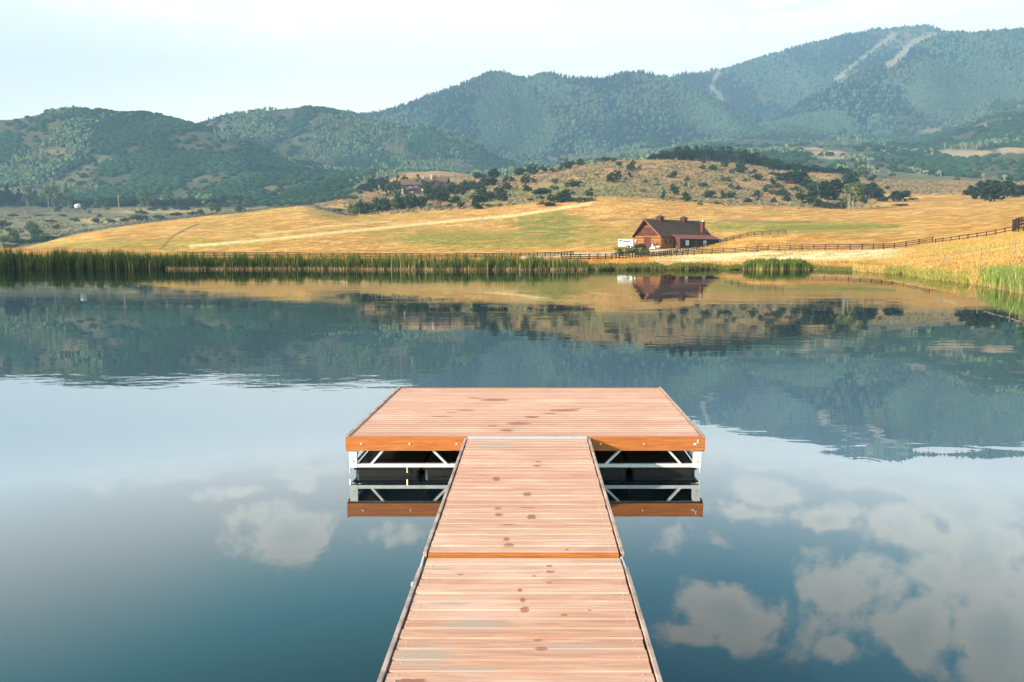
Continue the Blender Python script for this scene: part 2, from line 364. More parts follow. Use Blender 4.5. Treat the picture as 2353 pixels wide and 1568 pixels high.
# brown sagebrush hill
hill = sstep(VV, 0, 1) * 0 + 1
gv = np.interp(UU, [p[0] for p in crestG], [p[1] for p in crestG])
br = sstep(gv - VV, 1, 8) * (YY > 290) * (YY < 740) * (UU > 790)
br = br * (1 - sstep(UU, 1940, 2040) * sstep(VV, 440, 452))
sage = np.zeros_like(C) + np.array([.38, .19, .08])
sage = lay(sage, (.27, .19, .10), sstep(n1, .46, .60) * .6)
sage = lay(sage, (.42, .24, .09), sstep(n2, .5, .62) * .7)
sage = lay(sage, (.22, .22, .055), ell(1330, 440, 150, 26) * .8 + ell(1130, 455, 120, 20) * .6)
C = C * (1 - br[..., None]) + sage * br[..., None]
# left valley flat
vl = ((YY > 437) & (UU < 830)) * 1.0
val = np.zeros_like(C) + np.array([.24, .185, .10])
val = lay(val, (.16, .15, .08), sstep(n1, .45, .6) * .8)
val = lay(val, (.50, .33, .14), ell(350, 483, 180, 8) + ell(60, 476, 120, 5) * .7 + ell(240, 508, 80, 7) + ell(600, 480, 60, 6) * .6)
val = lay(val, (.46, .25, .09), ell(800, 470, 90, 14))
C = C * (1 - vl[..., None]) + val * vl[..., None]
fo = np.zeros_like(C) + np.array([.10, .092, .045])
fo = lay(fo, (.17, .14, .07), sstep(fbm(XX / 90, YY / 160, 4), .52, .66))
fo = lay(fo, (.30, .20, .10), ell(115, 350, 60, 14, n=1.2) * .8 + ell(20, 440, 70, 12) * .7 + ell(205, 345, 18, 6) + ell(920, 345, 60, 16, n=1.4) * .5 + ell(1060, 372, 60, 12) * .5 + ell(610, 335, 26, 8) * .0)
fm = sstep(YY, 700, 880) * 1.0
C = C * (1 - fm[..., None]) + fo * fm[..., None]
C = lay(C, (.40, .235, .11), ell(1005, 400, 92, 11, .3, .3) * (YY > 650) * (YY < 1050))
meadow = np.clip(ell(1890, 352, 60, 6, n=.9) + ell(1740, 343, 24, 4) + ell(1640, 346, 90, 4) + ell(2210, 352, 90, 9, n=.9) + ell(2330, 345, 50, 8) + ell(2210, 362, 30, 16) * .8 + ell(1870, 342, 30, 5) + ell(1930, 362, 60, 5) + ell(2150, 300, 40, 10) * .5 + ell(2300, 290, 60, 10) * .6 + ell(2110, 390, 30, 14) * .8 + ell(2060, 350, 60, 5) * .6, 0, 1) * (YY > 760)
C = lay(C, (.46, .31, .17), meadow)
ski = np.clip(seg([(2145, 78), (2100, 98), (2080, 120), (2060, 140), (2040, 152)], 13) + seg([(2055, 80), (2020, 105), (1985, 130), (1950, 160), (1920, 185)], 8) * .8 + seg([(1650, 170), (1640, 185), (1635, 200), (1655, 222), (1660, 235)], 8)
              + ell(2145, 82, 25, 6) + ell(1955, 185, 60, 14, n=1.2) * .5 + ell(1750, 288, 26, 10) * .8 + seg([(1010, 226), (1060, 210), (1110, 190)], 5) * .6 + ell(1420, 210, 14, 3) * .5, 0, 1) * (YY > 2000)
C = lay(C, (.34, .29, .20), ski * (.5 + .6 * fbm(XX / 30, YY / 60, 3)))
# drive and yard of the barn, pale grass by the shore
drive = np.clip(seg([(1200, 592), (1270, 588), (1350, 585.5), (1430, 584), (1500, 579), (1560, 577)], 5.5) + seg([(1545, 575), (1600, 575)], 3), 0, 1) * (YY < 190)
C = lay(C, (.66, .52, .36), drive)
pale = np.clip(seg([(1500, 600), (1650, 592), (1800, 590), (1950, 588), (2050, 583), (2110, 578)], 15), 0, 1) * (YY < 152)
C = lay(C, (.85, .68, .40), pale * .9 * sstep(UU, 1380, 1620) * (1 - sstep(UU, 2020, 2120)) * sstep(n1 + n3, .6, 1.0))
bank = (YY < YS[:, None] + 6) * (1 - sstep(YY - YS[:, None], 1.0, 6)) * sstep(n1, .2, .5)
C = lay(C, (.20, .19, .045), bank * .8)
C = lay(C, (.10, .07, .04), (YY < YS[:, None] + 1.1) * .9)
C = lay(C, (.30, .30, .06), ell(2230, 572, 130, 14) * (YY < 130) * .7)
C = lay(C, (.56, .36, .11), sstep(UU, 1980, 2100) * (YY < 125) * .6)
C *= (0.85 + .3 * n3)[..., None]

def ground_mat(t):
    c = tint(t); g = t.n('ShaderNodeNewGeometry').outputs['Position']
    n = t.noise(t.vm('MULTIPLY', g, (1, .6, 1)), 3.5, 6, .7)
    n2_ = t.noise(g, .12, 5, .7)
    n3_ = t.noise(t.vm('MULTIPLY', g, (.55, .22, .4)), 1.3, 5, .75)
    k = t.m('MULTIPLY', t.m('MULTIPLY', t.ramp(n, .25, .75, .72, 1.25), t.ramp(n3_, .3, .7, .70, 1.30)), t.ramp(n2_, .3, .7, .85, 1.15))
    c = t.mix(1.0, c, t.n('ShaderNodeCombineXYZ', {0: k, 1: k, 2: k}).outputs[0], 'MULTIPLY')
    b = t.n('ShaderNodeBump', {'Strength': .5, 'Distance': .5, 'Height': n}).outputs[0]
    return P(t, c, .95, .05, b)
M_ground = mat('ground', ground_mat)
ii = (np.arange(NC - 1)[:, None] * NR + np.arange(NR - 1)[None, :]).ravel()
quads = np.stack([ii, ii + NR, ii + NR + 1, ii + 1], 1)
quads = quads[(YY.ravel()[ii + 1] > (YS * .78).min())]
tag(np_obj('ground', np.stack([XX.ravel(), YY.ravel(), TZ.ravel()], 1), quads, M_ground, col=C.reshape(-1, 3), smooth=True), kind='structure')
# near bank behind the viewpoint
mb = MB(); mb.hexa([(-400, -60, -1), (400, -60, -1), (400, -4, -1), (-400, -4, -1)], [(-400, -60, 2.2), (400, -60, 2.2), (400, -4.6, .3), (-400, -4.6, .3)], (.42, .33, .12))
tag(mb.build('near_bank', M_ground), kind='structure')

# ------------------------------------------------------------------ water
def water_mat(t):
    g = t.n('ShaderNodeNewGeometry').outputs['Position']
    def rip(scale, sx, detail, h, rough=.5):
        n = t.noise(t.vm('MULTIPLY', g, (sx, 1, 1)), scale, detail, rough)
        return t.m('MULTIPLY', n, h)
    patch = t.ramp(t.noise(t.vm('MULTIPLY', g, (.35, 1, 1)), .14, 3, .5), .42, .62, .12, 1.0)
    y = t.n('ShaderNodeSeparateXYZ', {0: g}).outputs[1]
    calm = t.ramp(y, 8.5, 15, .10, 1.0)
    # two cat's-paws: one off the left of the platform, one off its right
    def paw(cx, cy, rx, ry):
        q = t.vm('LENGTH', t.vm('MULTIPLY', t.vm('SUBTRACT', g, (cx, cy, 0)), (1 / rx, 1 / ry, 0)), out=1)
        return t.ramp(q, .45, 1.1, 1.0, 0.0)
    pw = t.m('ADD', paw(-5.5, 13.8, 6.5, 2.0), paw(5.2, 9.5, 3.6, .95))
    k = t.m('ADD', t.m('MULTIPLY', patch, calm), t.m('MULTIPLY', pw, .8))
    h = t.m('ADD', t.m('ADD', rip(3.0, .42, 2, .0030), rip(9, .4, 2, .0003)), rip(.8, .5, 2, .0028))
    h = t.m('MULTIPLY', h, k)
    def ring(cx, cy, r):
        d = t.vm('LENGTH', t.vm('SUBTRACT', g, (cx, cy, 0)), out=1)
        w = t.m('MULTIPLY', t.m('SINE', t.m('MULTIPLY', d, 55.0)), t.ramp(d, r * .35, r, 1.0, 0.0))
        return t.m('MULTIPLY', w, .00003)
    h = t.m('ADD', h, t.m('ADD', ring(-1.72, 5.85, .55), ring(3.9, 8.1, .4)))
    nm = t.n('ShaderNodeBump', {'Strength': 1.0, 'Distance': 1.0, 'Height': h}).outputs[0]
    fr = t.n('ShaderNodeFresnel', {'IOR': 1.33, 'Normal': nm}).outputs[0]
    fr = t.m('MINIMUM', t.m('MULTIPLY_ADD', t.m('MULTIPLY', fr, fr), 7.0, t.m('MULTIPLY', fr, 1.6)), .70)
    murk = t.mix(t.ramp(t.noise(g, .3, 3), .35, .65), (.002, .010, .014), (.003, .012, .016))
    d = t.n('ShaderNodeBsdfDiffuse', {'Color': murk}).outputs[0]
    gl = t.n('ShaderNodeBsdfGlossy', {'Color': (.93, .97, .97, 1), 'Roughness': .004, 'Normal': nm}).outputs[0]
    return t.n('ShaderNodeMixShader', {0: fr, 1: d, 2: gl}).outputs[0]
M_water = mat('pond_water', water_mat)
wv = [(-260, -6, 0), (260, -6, 0), (260, 60, 0), (110, 100, 0), (-125, 102, 0), (-260, 100, 0)]
tag(np_obj('water', wv, np.array([[0, 1, 2, 3, 4, 5]]), M_water), kind='structure')

# ------------------------------------------------------------------ floating platform and walkway
def onz(u, v, z):
    a, e = ray(u, v); y = (z - H) / float(e); return float(a) * y, y
def deck_mat(name, stains, grey):
    def f(t):
        g = t.n('ShaderNodeNewGeometry').outputs['Position']; tn = tint(t)
        tx = t.n('ShaderNodeSeparateColor', {0: tn}); rnd = tx.outputs[0]; rnd2 = tx.outputs[1]
        off = t.n('ShaderNodeCombineXYZ', {0: t.m('MULTIPLY', rnd, 37.0), 2: t.m('MULTIPLY', rnd2, 11.0)}).outputs[0]
        q = t.vm('ADD', g, off)
        grain = t.noise(t.vm('MULTIPLY', q, (.9, 26, 6)), 3.0, 8, .65, .6)
        fine = t.noise(t.vm('MULTIPLY', q, (2.5, 90, 20)), 4.0, 4, .7)
        big = t.noise(t.vm('MULTIPLY', g, (.7, 1.6, 1)), 1.6, 5, .6)
        c = t.mix(t.ramp(rnd, 0, 1), (.55, .265, .165), (.67, .385, .265))
        c = t.mix(t.ramp(grain, .36, .66), t.mix(.5, c, (.36, .145, .095)), t.mix(.35, c, (.80, .50, .38)))
        c = t.mix(t.m('MULTIPLY', t.ramp(fine, .45, .75), .4), c, (.42, .24, .17))
        c = t.mix(t.m('MULTIPLY', t.ramp(big, .48, .72), .3), c, (.84, .57, .45))          # bleached wear
        # grey weathering that follows the boards
        gw = t.noise(t.vm('MULTIPLY', q, (.7, 9, 3)), 1.7, 6, .7, .4)
        for (x, y, rx, ry, s) in grey:
            d = t.vm('LENGTH', t.vm('MULTIPLY', t.vm('SUBTRACT', g, (x, y, 0)), (1 / rx, 1 / ry, 0)), out=1)
            k = t.m('MULTIPLY', t.ramp(t.m('ADD', d, t.m('MULTIPLY', gw, -1.3)), -.35, .55, 1.0, 0.0), s)
            c = t.mix(t.m('MULTIPLY', k, 1.0), c, (.40, .30, .235))
        nz = t.noise(t.vm('MULTIPLY', q, (7, 30, 1)), 3.2, 5, .7)
        acc = None
        for (x, y, rx, ry) in stains:
            d = t.vm('LENGTH', t.vm('MULTIPLY', t.vm('SUBTRACT', g, (x, y, 0)), (1 / rx, 1 / ry, 0)), out=1)
            acc = d if acc is None else t.m('MINIMUM', acc, d)
        if acc is not None:
            w = t.ramp(t.m('ADD', acc, t.m('MULTIPLY', t.m('SUBTRACT', nz, .5), 2.2)), .82, 1.0, 1.0, 0.0)
            c = t.mix(t.m('MULTIPLY', w, .78), c, (.25, .090, .050))
        sp = t.n('ShaderNodeTexVoronoi', {'Vector': g, 'Scale': 16.0}).outputs['Distance']
        c = t.mix(t.m('MULTIPLY', t.ramp(sp, .035, .05, 1.0, 0.0), .5), c, (.16, .09, .06))
        b = t.n('ShaderNodeBump', {'Strength': .35, 'Distance': .004, 'Height': t.m('ADD', grain, fine)}).outputs[0]
        rg = t.ramp(grain, .3, .7, .5, .75)
        return P(t, c, rg, .22, b)
    return mat(name, f)
def stz(lst, ox, oy, sc, z=.42):
    out = []
    for (x, y, rx, ry) in lst:
        u = (ox + x / sc) / 1.348; v = (oy + y / sc) / 1.348; X, Y = onz(u, v, z)
        out.append((X, Y, rx * .75 / sc / 1.348 * Y / F, max(.012, ry * .9 / sc / 1.348 * Y * Y / (F * (H - z)))))
    return out
st_near = stz([(1440, 390, 40, 11), (1450, 437, 56, 18), (1205, 590, 28, 18), (1225, 668, 36, 26), (1240, 747, 62, 30), (1440, 528, 32, 5), (1350, 995, 46, 10), (1375, 1065, 78, 22),
               (1770, 750, 26, 7), (1560, 790, 42, 6), (320, 1335, 200, 36), (1320, 475, 26, 4), (720, 460, 40, 6)], 1150, 1600, 2.6144, .41)
st_mid = stz([(1300, 8, 48, 11), (1095, 180, 36, 20), (1110, 225, 62, 18), (1585, 262, 26, 7), (1110, 62, 80, 5)], 1150, 1600, 2.6144) + \
    stz([(1225, 515, 36, 8), (975, 595, 34, 16), (1165, 688, 38, 16), (985, 772, 32, 10), (990, 810, 36, 12), (1190, 822, 40, 16), (1165, 765, 70, 4), (1230, 490, 34, 5)], 1040, 1180, 1.961)
st_plat = stz([(960, 110, 130, 9), (790, 175, 80, 5), (1190, 217, 66, 9), (1390, 176, 120, 9), (1110, 257, 100, 11), (1040, 300, 66, 9), (950, 272, 44, 6), (640, 213, 90, 4), (840, 100, 44, 4), (1300, 195, 60, 5), (700, 190, 50, 3), (1450, 165, 60, 3)], 1040, 1180, 1.961)
M_deck_p = deck_mat('cedar_planks_platform', st_plat, stz([(1050, 295, 120, 16), (960, 270, 90, 8)], 1040, 1180, 1.961) and [(x, y, rx, ry, .5) for x, y, rx, ry in stz([(1080, 290, 150, 14)], 1040, 1180, 1.961)])
M_deck_m = deck_mat('cedar_planks_middle', st_mid, [(x, y, rx, ry, .75) for x, y, rx, ry in stz([(960, 395, 200, 34)], 1040, 1180, 1.961)])
M_deck_n = deck_mat('cedar_planks_near', st_near, [(x, y, rx, ry, .8) for x, y, rx, ry in stz([(850, 870, 520, 80), (420, 1130, 420, 150), (560, 420, 200, 18), (1650, 1060, 600, 50), (650, 690, 320, 30), (800, 1240, 500, 40)], 1150, 1600, 2.6144, .41)])
def fascia_f(t):
    g = t.n('ShaderNodeNewGeometry').outputs['Position']
    gr = t.noise(t.vm('MULTIPLY', g, (1.2, 3, 22)), 3.5, 6, .65, .4)
    c = t.mix(t.ramp(gr, .3, .7), (.30, .090, .022), (.46, .165, .038))
    c = t.mix(t.m('MULTIPLY', t.ramp(t.noise(t.vm('MULTIPLY', g, (2, 3, 40)), 4, 3), .62, .75), .6), c, (.22, .06, .015))
    b = t.n('ShaderNodeBump', {'Strength': .3, 'Distance': .003, 'Height': gr}).outputs[0]
    return P(t, c, .45, .35, b)
M_fascia = mat('stained_fascia', fascia_f)
M_rail = simple('weathered_rim_wood', (.40, .28, .23), .7, .2, .35, 9, bump=.2)
M_alu = simple('galvanised_metal', (.60, .61, .61), .42, .5, .1, 14, metal=.25)
M_float = simple('black_float_plastic', (.012, .011, .010), .5, .3, .35, 5)
M_screw = simple('screw_metal', (.70, .62, .52), .4, .5, .1, 5, metal=.6)
M_under = simple('underside_timber', (.13, .075, .04), .85, .1, .3, 6)

PK, WK = .0377, .028
def px_(x, y, y0, k): return x + k * (y - y0)
def planks(x0, x1, y0, y1, zf, k, name, material, parent, pitch, th=.028):
    """boards lying across, each its own solid with a slight crown and its own length, in one decking mesh"""
    m = MB(); n = round((y1 - y0) / pitch); p = (y1 - y0) / n
    for i in range(n):
        a = y0 + i * p + .003; b = y0 + (i + 1) * p - .003
        dz = random.uniform(-.0012, .0012); e0 = random.uniform(-.003, .003); e1 = random.uniform(-.003, .003)
        c = (random.random(), random.random(), 0); r = .006
        def cn(x, y, z): return (px_(x, y, y0, k), y, z)
        z0, z1 = zf(a) + dz, zf(b) + dz
        vs = []
        for x in (x0 + e0, x1 + e1):
            vs += [cn(x, a, z0 - th), cn(x, b, z1 - th), cn(x, b, z1 - r), cn(x, b - r, z1), cn(x, a + r, z0), cn(x, a, z0 - r)]
        fs = [(0, 1, 2, 3, 4, 5)[::-1], (6, 7, 8, 9, 10, 11)] + [(j, (j + 1) % 6, 6 + (j + 1) % 6, 6 + j) for j in range(6)]
        m.add(vs, fs, c)
    return m.build(name, material, parent)
def screws(x0, x1, y0, y1, zf, k, parent, pitch):
    m = MB(); n = round((y1 - y0) / pitch); p = (y1 - y0) / n
    for i in range(n):
        for x in (x0, x1):
            for q in (.25, .75):
                y = y0 + (i + q) * p; xx = px_(x + random.uniform(-.008, .008), y, y0, k)
                m.cyl((xx, y, zf(y) - .004), (xx, y, zf(y) + .002), .0034, n=6)
    return tag(m.build('deck_screw', M_screw, parent), kind='stuff')

plat = tag(empty('floating_platform', (0, 0, 0)), 'wide cedar swim platform floating at the far end of the walkway', 'swim platform')
YF, YB = 7.57, 10.47; X0, X1 = -1.707, 1.978
zp = lambda y: .42 - (y - YF) * .006
planks(X0 + .036, X1 - .036, YF + .036, YB - .036, zp, PK, 'decking', M_deck_p, plat, .1)
screws(X0 + .08, X1 - .08, YF + .036, YB - .036, zp, PK, plat, .1)
def q3(x, y, z): return (px_(x, y, YF, PK), y, z)
def slab(m, x0, x1, y0, y1, za, zb, c=(1, 1, 1)):
    return m.hexa([q3(x0, y0, za), q3(x1, y0, za), q3(x1, y1, za), q3(x0, y1, za)], [q3(x0, y0, zb), q3(x1, y0, zb), q3(x1, y1, zb), q3(x0, y1, zb)], c)
for (a, b, c_, d) in ((X0, X1, YF, YF + .034), (X0, X1, YB - .034, YB)):
    fb = slab(MB(), a, b, c_, d, zp(c_) - .142, zp(c_) + .002).build('fascia_board', M_fascia, plat, bevel=.003)
    if c_ == YF:
        for zx in (155, 448, 733, 1610, 1872, 2195):
            X, _ = onz((1040 + zx / 1.961) / 1.348, 1019, .35); X *= YF / _
            MB().cyl((X, YF - .006, .352), (X, YF + .001, .352), .011, n=10).build('bolt', M_screw, fb)
for (a, b) in ((X0, X0 + .034), (X1 - .034, X1)):
    slab(MB(), a, b, YF + .0345, YB - .0345, zp(YB) - .142, zp(YB) + .004).build('fascia_board', M_fascia if a == X0 else M_fascia, plat, bevel=.003)
# pale rim strip on top of the side boards
for (a, b) in ((X0 - .001, X0 + .030), (X1 - .030, X1 + .001)):
    m = MB(); m.hexa([q3(a, YF, zp(YF) + .0025), q3(b, YF, zp(YF) + .0025), q3(b, YB, zp(YB) + .0045), q3(a, YB, zp(YB) + .0045)], [q3(a, YF, .430), q3(b, YF, .430), q3(b, YB, zp(YB) + .012), q3(a, YB, zp(YB) + .012)])
    m.build('rim_strip', M_rail, plat)
# truss frames under the deck: front, back and both sides
def truss(p0, p1, nb, parent, lift=0.0, skip=()):
    p0 = Vector(p0); p1 = Vector(p1); fr = MB(); zb0, zb1, zt = .095, .131, .285
    L = (p1 - p0).length; d = (p1 - p0) / L
    at = lambda s, z: Vector((p0.x + d.x * s, p0.y + d.y * s, z))
    fr.bar(at(.004, (zb0 + zb1) / 2), at(L - .004, (zb0 + zb1) / 2), .036, zb1 - zb0)
    fr.bar(at(.0, zt + .0), at(L, zt + .0), .030, .03)
    o = fr.build('truss_rail', M_alu, parent)
    for s in (.04, L - .04):
        po = MB().box(-.04, .04, -.021, .021, 0, zt - .016 - zb0 + .003).build('truss_post', M_alu, parent)
        po.location = at(s, zb0 - .003); po.rotation_euler[2] = math.atan2(d.y, d.x)
        if abs(d.y) < .3: MB().cyl((0, -.027, .07), (0, -.0205, .07), .009, n=8).build('bolt', M_screw, po)
    return at
cvx = lambda zx: onz((1060 + zx / 4.9) / 1.348, 1050, .2)
def frontx(u):
    a, _ = ray(u, 1050); return float(a) * (YF + .02)
at = truss((X0 + .03, YF + .045, 0), (X1 - .03, YF + .045, 0), 4, plat)
ux = [(851.5, 880), (1026.5, 993.8), (1100, 1130), (1285, 1258), (1392, 1426), (1566, 1535.7)]
for (b, t_) in ux:
    MB().bar((frontx(b), YF + .045, .126), (frontx(t_), YF + .045, .276), .022, .030, up=(0, 1, 0)).build('truss_brace', M_alu, plat)
for s in (-1, 1):
    xs = X0 + .045 if s < 0 else X1 - .045
    pa = q3(xs, YF + .12, 0); pb = q3(xs, YB - .1, 0)
    truss(pa, pb, 4, plat)
    for i in range(6):
        ya = YF + .2 + i * .42; yb = ya + .25
        if i % 2: ya, yb = yb, ya
        MB().bar(q3(xs, ya, .126), q3(xs, yb, .276), .022, .026, up=(1, 0, 0)).build('truss_brace', M_alu, plat)
truss((px_(X0 + .03, YB, YF, PK), YB - .06, 0), (px_(X1 - .03, YB, YF, PK), YB - .06, 0), 4, plat)
# joists
for i in range(7):
    xj = X0 + .25 + i * (X1 - X0 - .5) / 6
    m = MB(); m.hexa([q3(xj, YF + .08, .262), q3(xj + .038, YF + .08, .262), q3(xj + .038, YB - .09, .255), q3(xj, YB - .09, .255)], [q3(xj, YF + .08, .389), q3(xj + .038, YF + .08, .389), q3(xj + .038, YB - .09, .372), q3(xj, YB - .09, .372)])
    m.build('joist', M_under, plat)
# plastic floats in rows below the frames
for r, yy in enumerate((YF + .06, YF + 1.08, YF + 2.02)):
    for i in range(5):
        w = .66; gx = (X1 - X0 - .16 - 5 * w) / 4; xa = X0 + .08 + i * (w + gx)
        f = slab(MB(), xa, xa + w, yy, yy + .80, -.22, .088).build('float_drum', M_float, plat, bevel=.035)
        b2 = slab(MB(), xa - .012, xa + w + .012, yy - .012, yy + .812, .062, .082).build('float_flange', M_float, f, bevel=.006)
        if r == 0 and i in (1, 3):
            slab(MB(), xa + .16, xa + .42, yy - .006, yy + .01, .012, .058).build('maker_plate', M_float, f, bevel=.003)
for u in (803, 935, 1610):
    a, _ = ray(u, 1085); X = float(a) * YF
    MB().cyl((X, YF + .035, .035), (X, YF + .035, .096), .008, n=8).build('float_bolt', M_screw, plat)
# bird mess on the right end of the front board and hinge strip
MB().bar((1.86, YF - .004, .345), (1.91, YF - .004, .362), .004, .016).bar((1.895, YF - .004, .36), (1.905, YF - .004, .395), .004, .008).build('white_mark', simple('dried_white', (.85, .85, .82), .8, .1), plat)

def walkway(name, label, y0, y1, zf, cx0, w, k, material, ry0, ry1, group='walkway sections'):
    """y0 is the end nearest the viewpoint"""
    t = tag(empty(name, (0, 0, 0)), label, 'walkway', group)
    x0, x1 = cx0 - w / 2, cx0 + w / 2
    ya = y0; pitch = .1
    planks(x0, x1, y0 + .03, y1, zf, k, 'decking', material, t, pitch)
    screws(x0 + .045, x1 - .045, y0 + .03, y1, zf, k, t, pitch)
    Q = lambda x, y, z: (px_(x, y, y0, k), y, z)
    MB().hexa([Q(x0, y0, zf(y0) - .14), Q(x1, y0, zf(y0) - .14), Q(x1, y0 + .028, zf(y0) - .14), Q(x0, y0 + .028, zf(y0) - .14)],
              [Q(x0, y0, zf(y0)), Q(x1, y0, zf(y0)), Q(x1, y0 + .028, zf(y0)), Q(x0, y0 + .028, zf(y0))]).build('end_board', M_fascia, t, bevel=.002)
    for s in (-1, 1):
        xa = x0 - .035 if s < 0 else x1 + .012; xb = xa + .023
        m = MB(); m.hexa([Q(xa, ry0, zf(ry0) - .12), Q(xb, ry0, zf(ry0) - .12), Q(xb, ry1, zf(ry1) - .12), Q(xa, ry1, zf(ry1) - .12)],
                         [Q(xa, ry0, zf(ry0) + .006), Q(xb, ry0, zf(ry0) + .006), Q(xb, ry1, zf(ry1) + .006), Q(xa, ry1, zf(ry1) + .006)])
        m.build('side_rim', M_rail, t, bevel=.003)
        xi = x0 + .01 if s < 0 else x1 - .05
        m = MB(); m.hexa([Q(xi, y0 + .03, zf(y0) - .16), Q(xi + .04, y0 + .03, zf(y0) - .16), Q(xi + .04, y1 - .02, zf(y1) - .16), Q(xi, y1 - .02, zf(y1) - .16)],
                         [Q(xi, y0 + .03, zf(y0) - .030), Q(xi + .04, y0 + .03, zf(y0) - .030), Q(xi + .04, y1 - .02, zf(y1) - .030), Q(xi, y1 - .02, zf(y1) - .030)])
        m.build('side_beam', M_alu, t)
    return t
w1 = walkway('walkway_section', 'far walkway section of clean pink planks leading onto the platform', 4.585, 7.53, lambda y: .415 + (y - 4.585) * .0018, .074, 1.205, WK, M_deck_m, 4.60, 7.52)
MB().hexa([(-.455, 7.505, .4225), (.765, 7.505, .4225), (.768, 7.575, .4235), (-.452, 7.575, .4235)], [(-.455, 7.505, .4265), (.765, 7.505, .4265), (.768, 7.575, .4275), (-.452, 7.575, .4275)]).build('hinge_plate', M_alu, w1)
w2 = walkway('walkway_section', 'near walkway section of greyer stained planks running out of frame', -1.2, 4.562, lambda y: .402 + (4.562 - y) * .004, .074 - .028 * 5.76, 1.205, WK, M_deck_n, -1.2, 4.40)
MB().hexa([(-.592, 4.23, .365), (-.575, 4.23, .365), (-.573, 4.26, .365), (-.592, 4.26, .365)], [(-.592, 4.23, .38), (-.575, 4.23, .38), (-.573, 4.26, .38), (-.592, 4.26, .38)]).build('hinge_bracket', M_alu, w2)
for s, X in ((-1, -.560), (1, .692)):
    MB().box(X - .006, X + .006, 4.38, 4.60, .30, .395).build('joint_plate', M_alu, w2)

# ------------------------------------------------------------------ barn
M_log = mat('log_wood', lambda t: P(t, t.mix(1.0, t.mix(t.ramp(t.noise(t.vm('MULTIPLY', t.n('ShaderNodeTexCoord').outputs['Object'], (1, 1, 6)), 1.5, 5), .3, .7), (.22, .090, .030), (.38, .17, .058)), tint(t), 'MULTIPLY'), .6, .2))
M_board = mat('board_siding', lambda t: P(t, t.mix(1.0, t.mix(t.ramp(t.noise(t.vm('MULTIPLY', t.n('ShaderNodeTexCoord').outputs['Object'], (6, 6, .6)), 1.5, 5), .3, .7), (.070, .028, .018), (.115, .046, .030)), tint(t), 'MULTIPLY'), .75, .15))
M_shing = simple('dark_shingle', (.082, .048, .034), .85, .15, .25, 5, bump=.3)
M_redmetal = simple('red_metal_roof', (.13, .042, .032), .6, .3, .15, 2)
M_trim = simple('brown_trim', (.24, .105, .065), .7, .2, .15)
M_brick = simple('red_brick', (.12, .036, .024), .85, .1, .3, 8)
M_glass = simple('dark_window', (.02, .022, .028), .12, .6, .1)
M_panereflect = simple('pale_pane_reflection', (.55, .55, .52), .6, .3, .1)  # whitish window reflection put into the pane colour
M_white = simple('white_paint', (.70, .70, .69), .45, .4, .04)
M_dark = simple('black_fixture', (.02, .02, .02), .6, .3, .1)
M_fence = simple('black_fence_paint', (.022, .017, .014), .7, .2, .3, 3)

beta = math.radians(11.1)
r_ = Vector((math.cos(beta), -math.sin(beta))); d_ = Vector((math.sin(beta), math.cos(beta))); al = math.radians(39)
ldir = r_ * math.sin(al) + d_ * math.cos(al)
a0, e0 = ray(1518, 571.8); BY = 176.; BX = float(a0) * BY; BZ = H + float(e0) * BY
barn = tag(empty('barn', (BX, BY, BZ), math.atan2(ldir.y, ldir.x)), 'brown log barn with dark gable roof, two roof cupolas and brick chimney', 'barn')
BL, BW, WH, RH = 18.8, 7.7, 3.15, 6.75
def logs(m, p0, p1, z0, z1, n, out, gaps=()):
    p0 = Vector(p0); p1 = Vector(p1); h = (z1 - z0) / n; L = (p1 - p0).length
    for i in range(n):
        c = z0 + (i + .5) * h; k = random.uniform(.62, 1.3); kc = (k, k, k)
        spans = [(0, 1)]
        for (ga, gb, gz0, gz1) in gaps:
            if gz0 < c < gz1: spans = [(a, b) for (a, b) in ((0, ga / L), (gb / L, 1)) if b > a]
        for (a, b) in spans:
            qa = p0.lerp(p1, a); qb = p0.lerp(p1, b)
            m.cyl((qa.x, qa.y, c), (qb.x, qb.y, c), h * .47, n=8, c=kc)
    return m
m = MB()
logs(m, (0, .0, 0), (0, BW, 0), -.4, 3.0, 10, 0, [(2.75, 4.95, -1, 2.75)])
logs(m, (0, 0, 0), (BL, 0, 0), -.4, 3.0, 10, 0)
m.box(.06, BL - .05, .06, BW - .06, -.4, 3.0, (.10, .10, .10))
logs(m, (0, BW, 0), (BL, BW, 0), -.4, 3.0, 10, 0); logs(m, (BL, 0, 0), (BL, BW, 0), -.4, 3.0, 10, 0)
m.build('log_wall', M_log, barn)
def zroof(y): return RH - abs(y - BW / 2) * (RH - WH) / (BW / 2)
nb = 26
gf, gr_ = MB(), MB()
for i in range(nb):                      # upright boards of the gable
    ya, yb = i * BW / nb + .012, (i + 1) * BW / nb - .012; k = random.uniform(.8, 1.2); dx = random.uniform(0, .02)
    za, zb = zroof(ya) - .1, zroof(yb) - .1
    for m, x0, x1 in ((gf, -.08 - dx, .05), (gr_, BL - .05, BL + .08 + dx)):
        m.hexa([(x0, ya, 3.0), (x1, ya, 3.0), (x1, yb, 3.0), (x0, yb, 3.0)], [(x0, ya, za), (x1, ya, za), (x1, yb, zb), (x0, yb, zb)], (k, k, k))
gf.build('gable_siding', M_board, barn); gr_.build('gable_siding', M_board, barn)
MB().box(-.17, -.105, 1.4, 5.6, 2.78, 2.92).build('door_rail', M_trim, barn)
MB().box(-.14, -.085, 2.7, 5.1, 5.05, 5.22).build('door_rail', M_trim, barn)
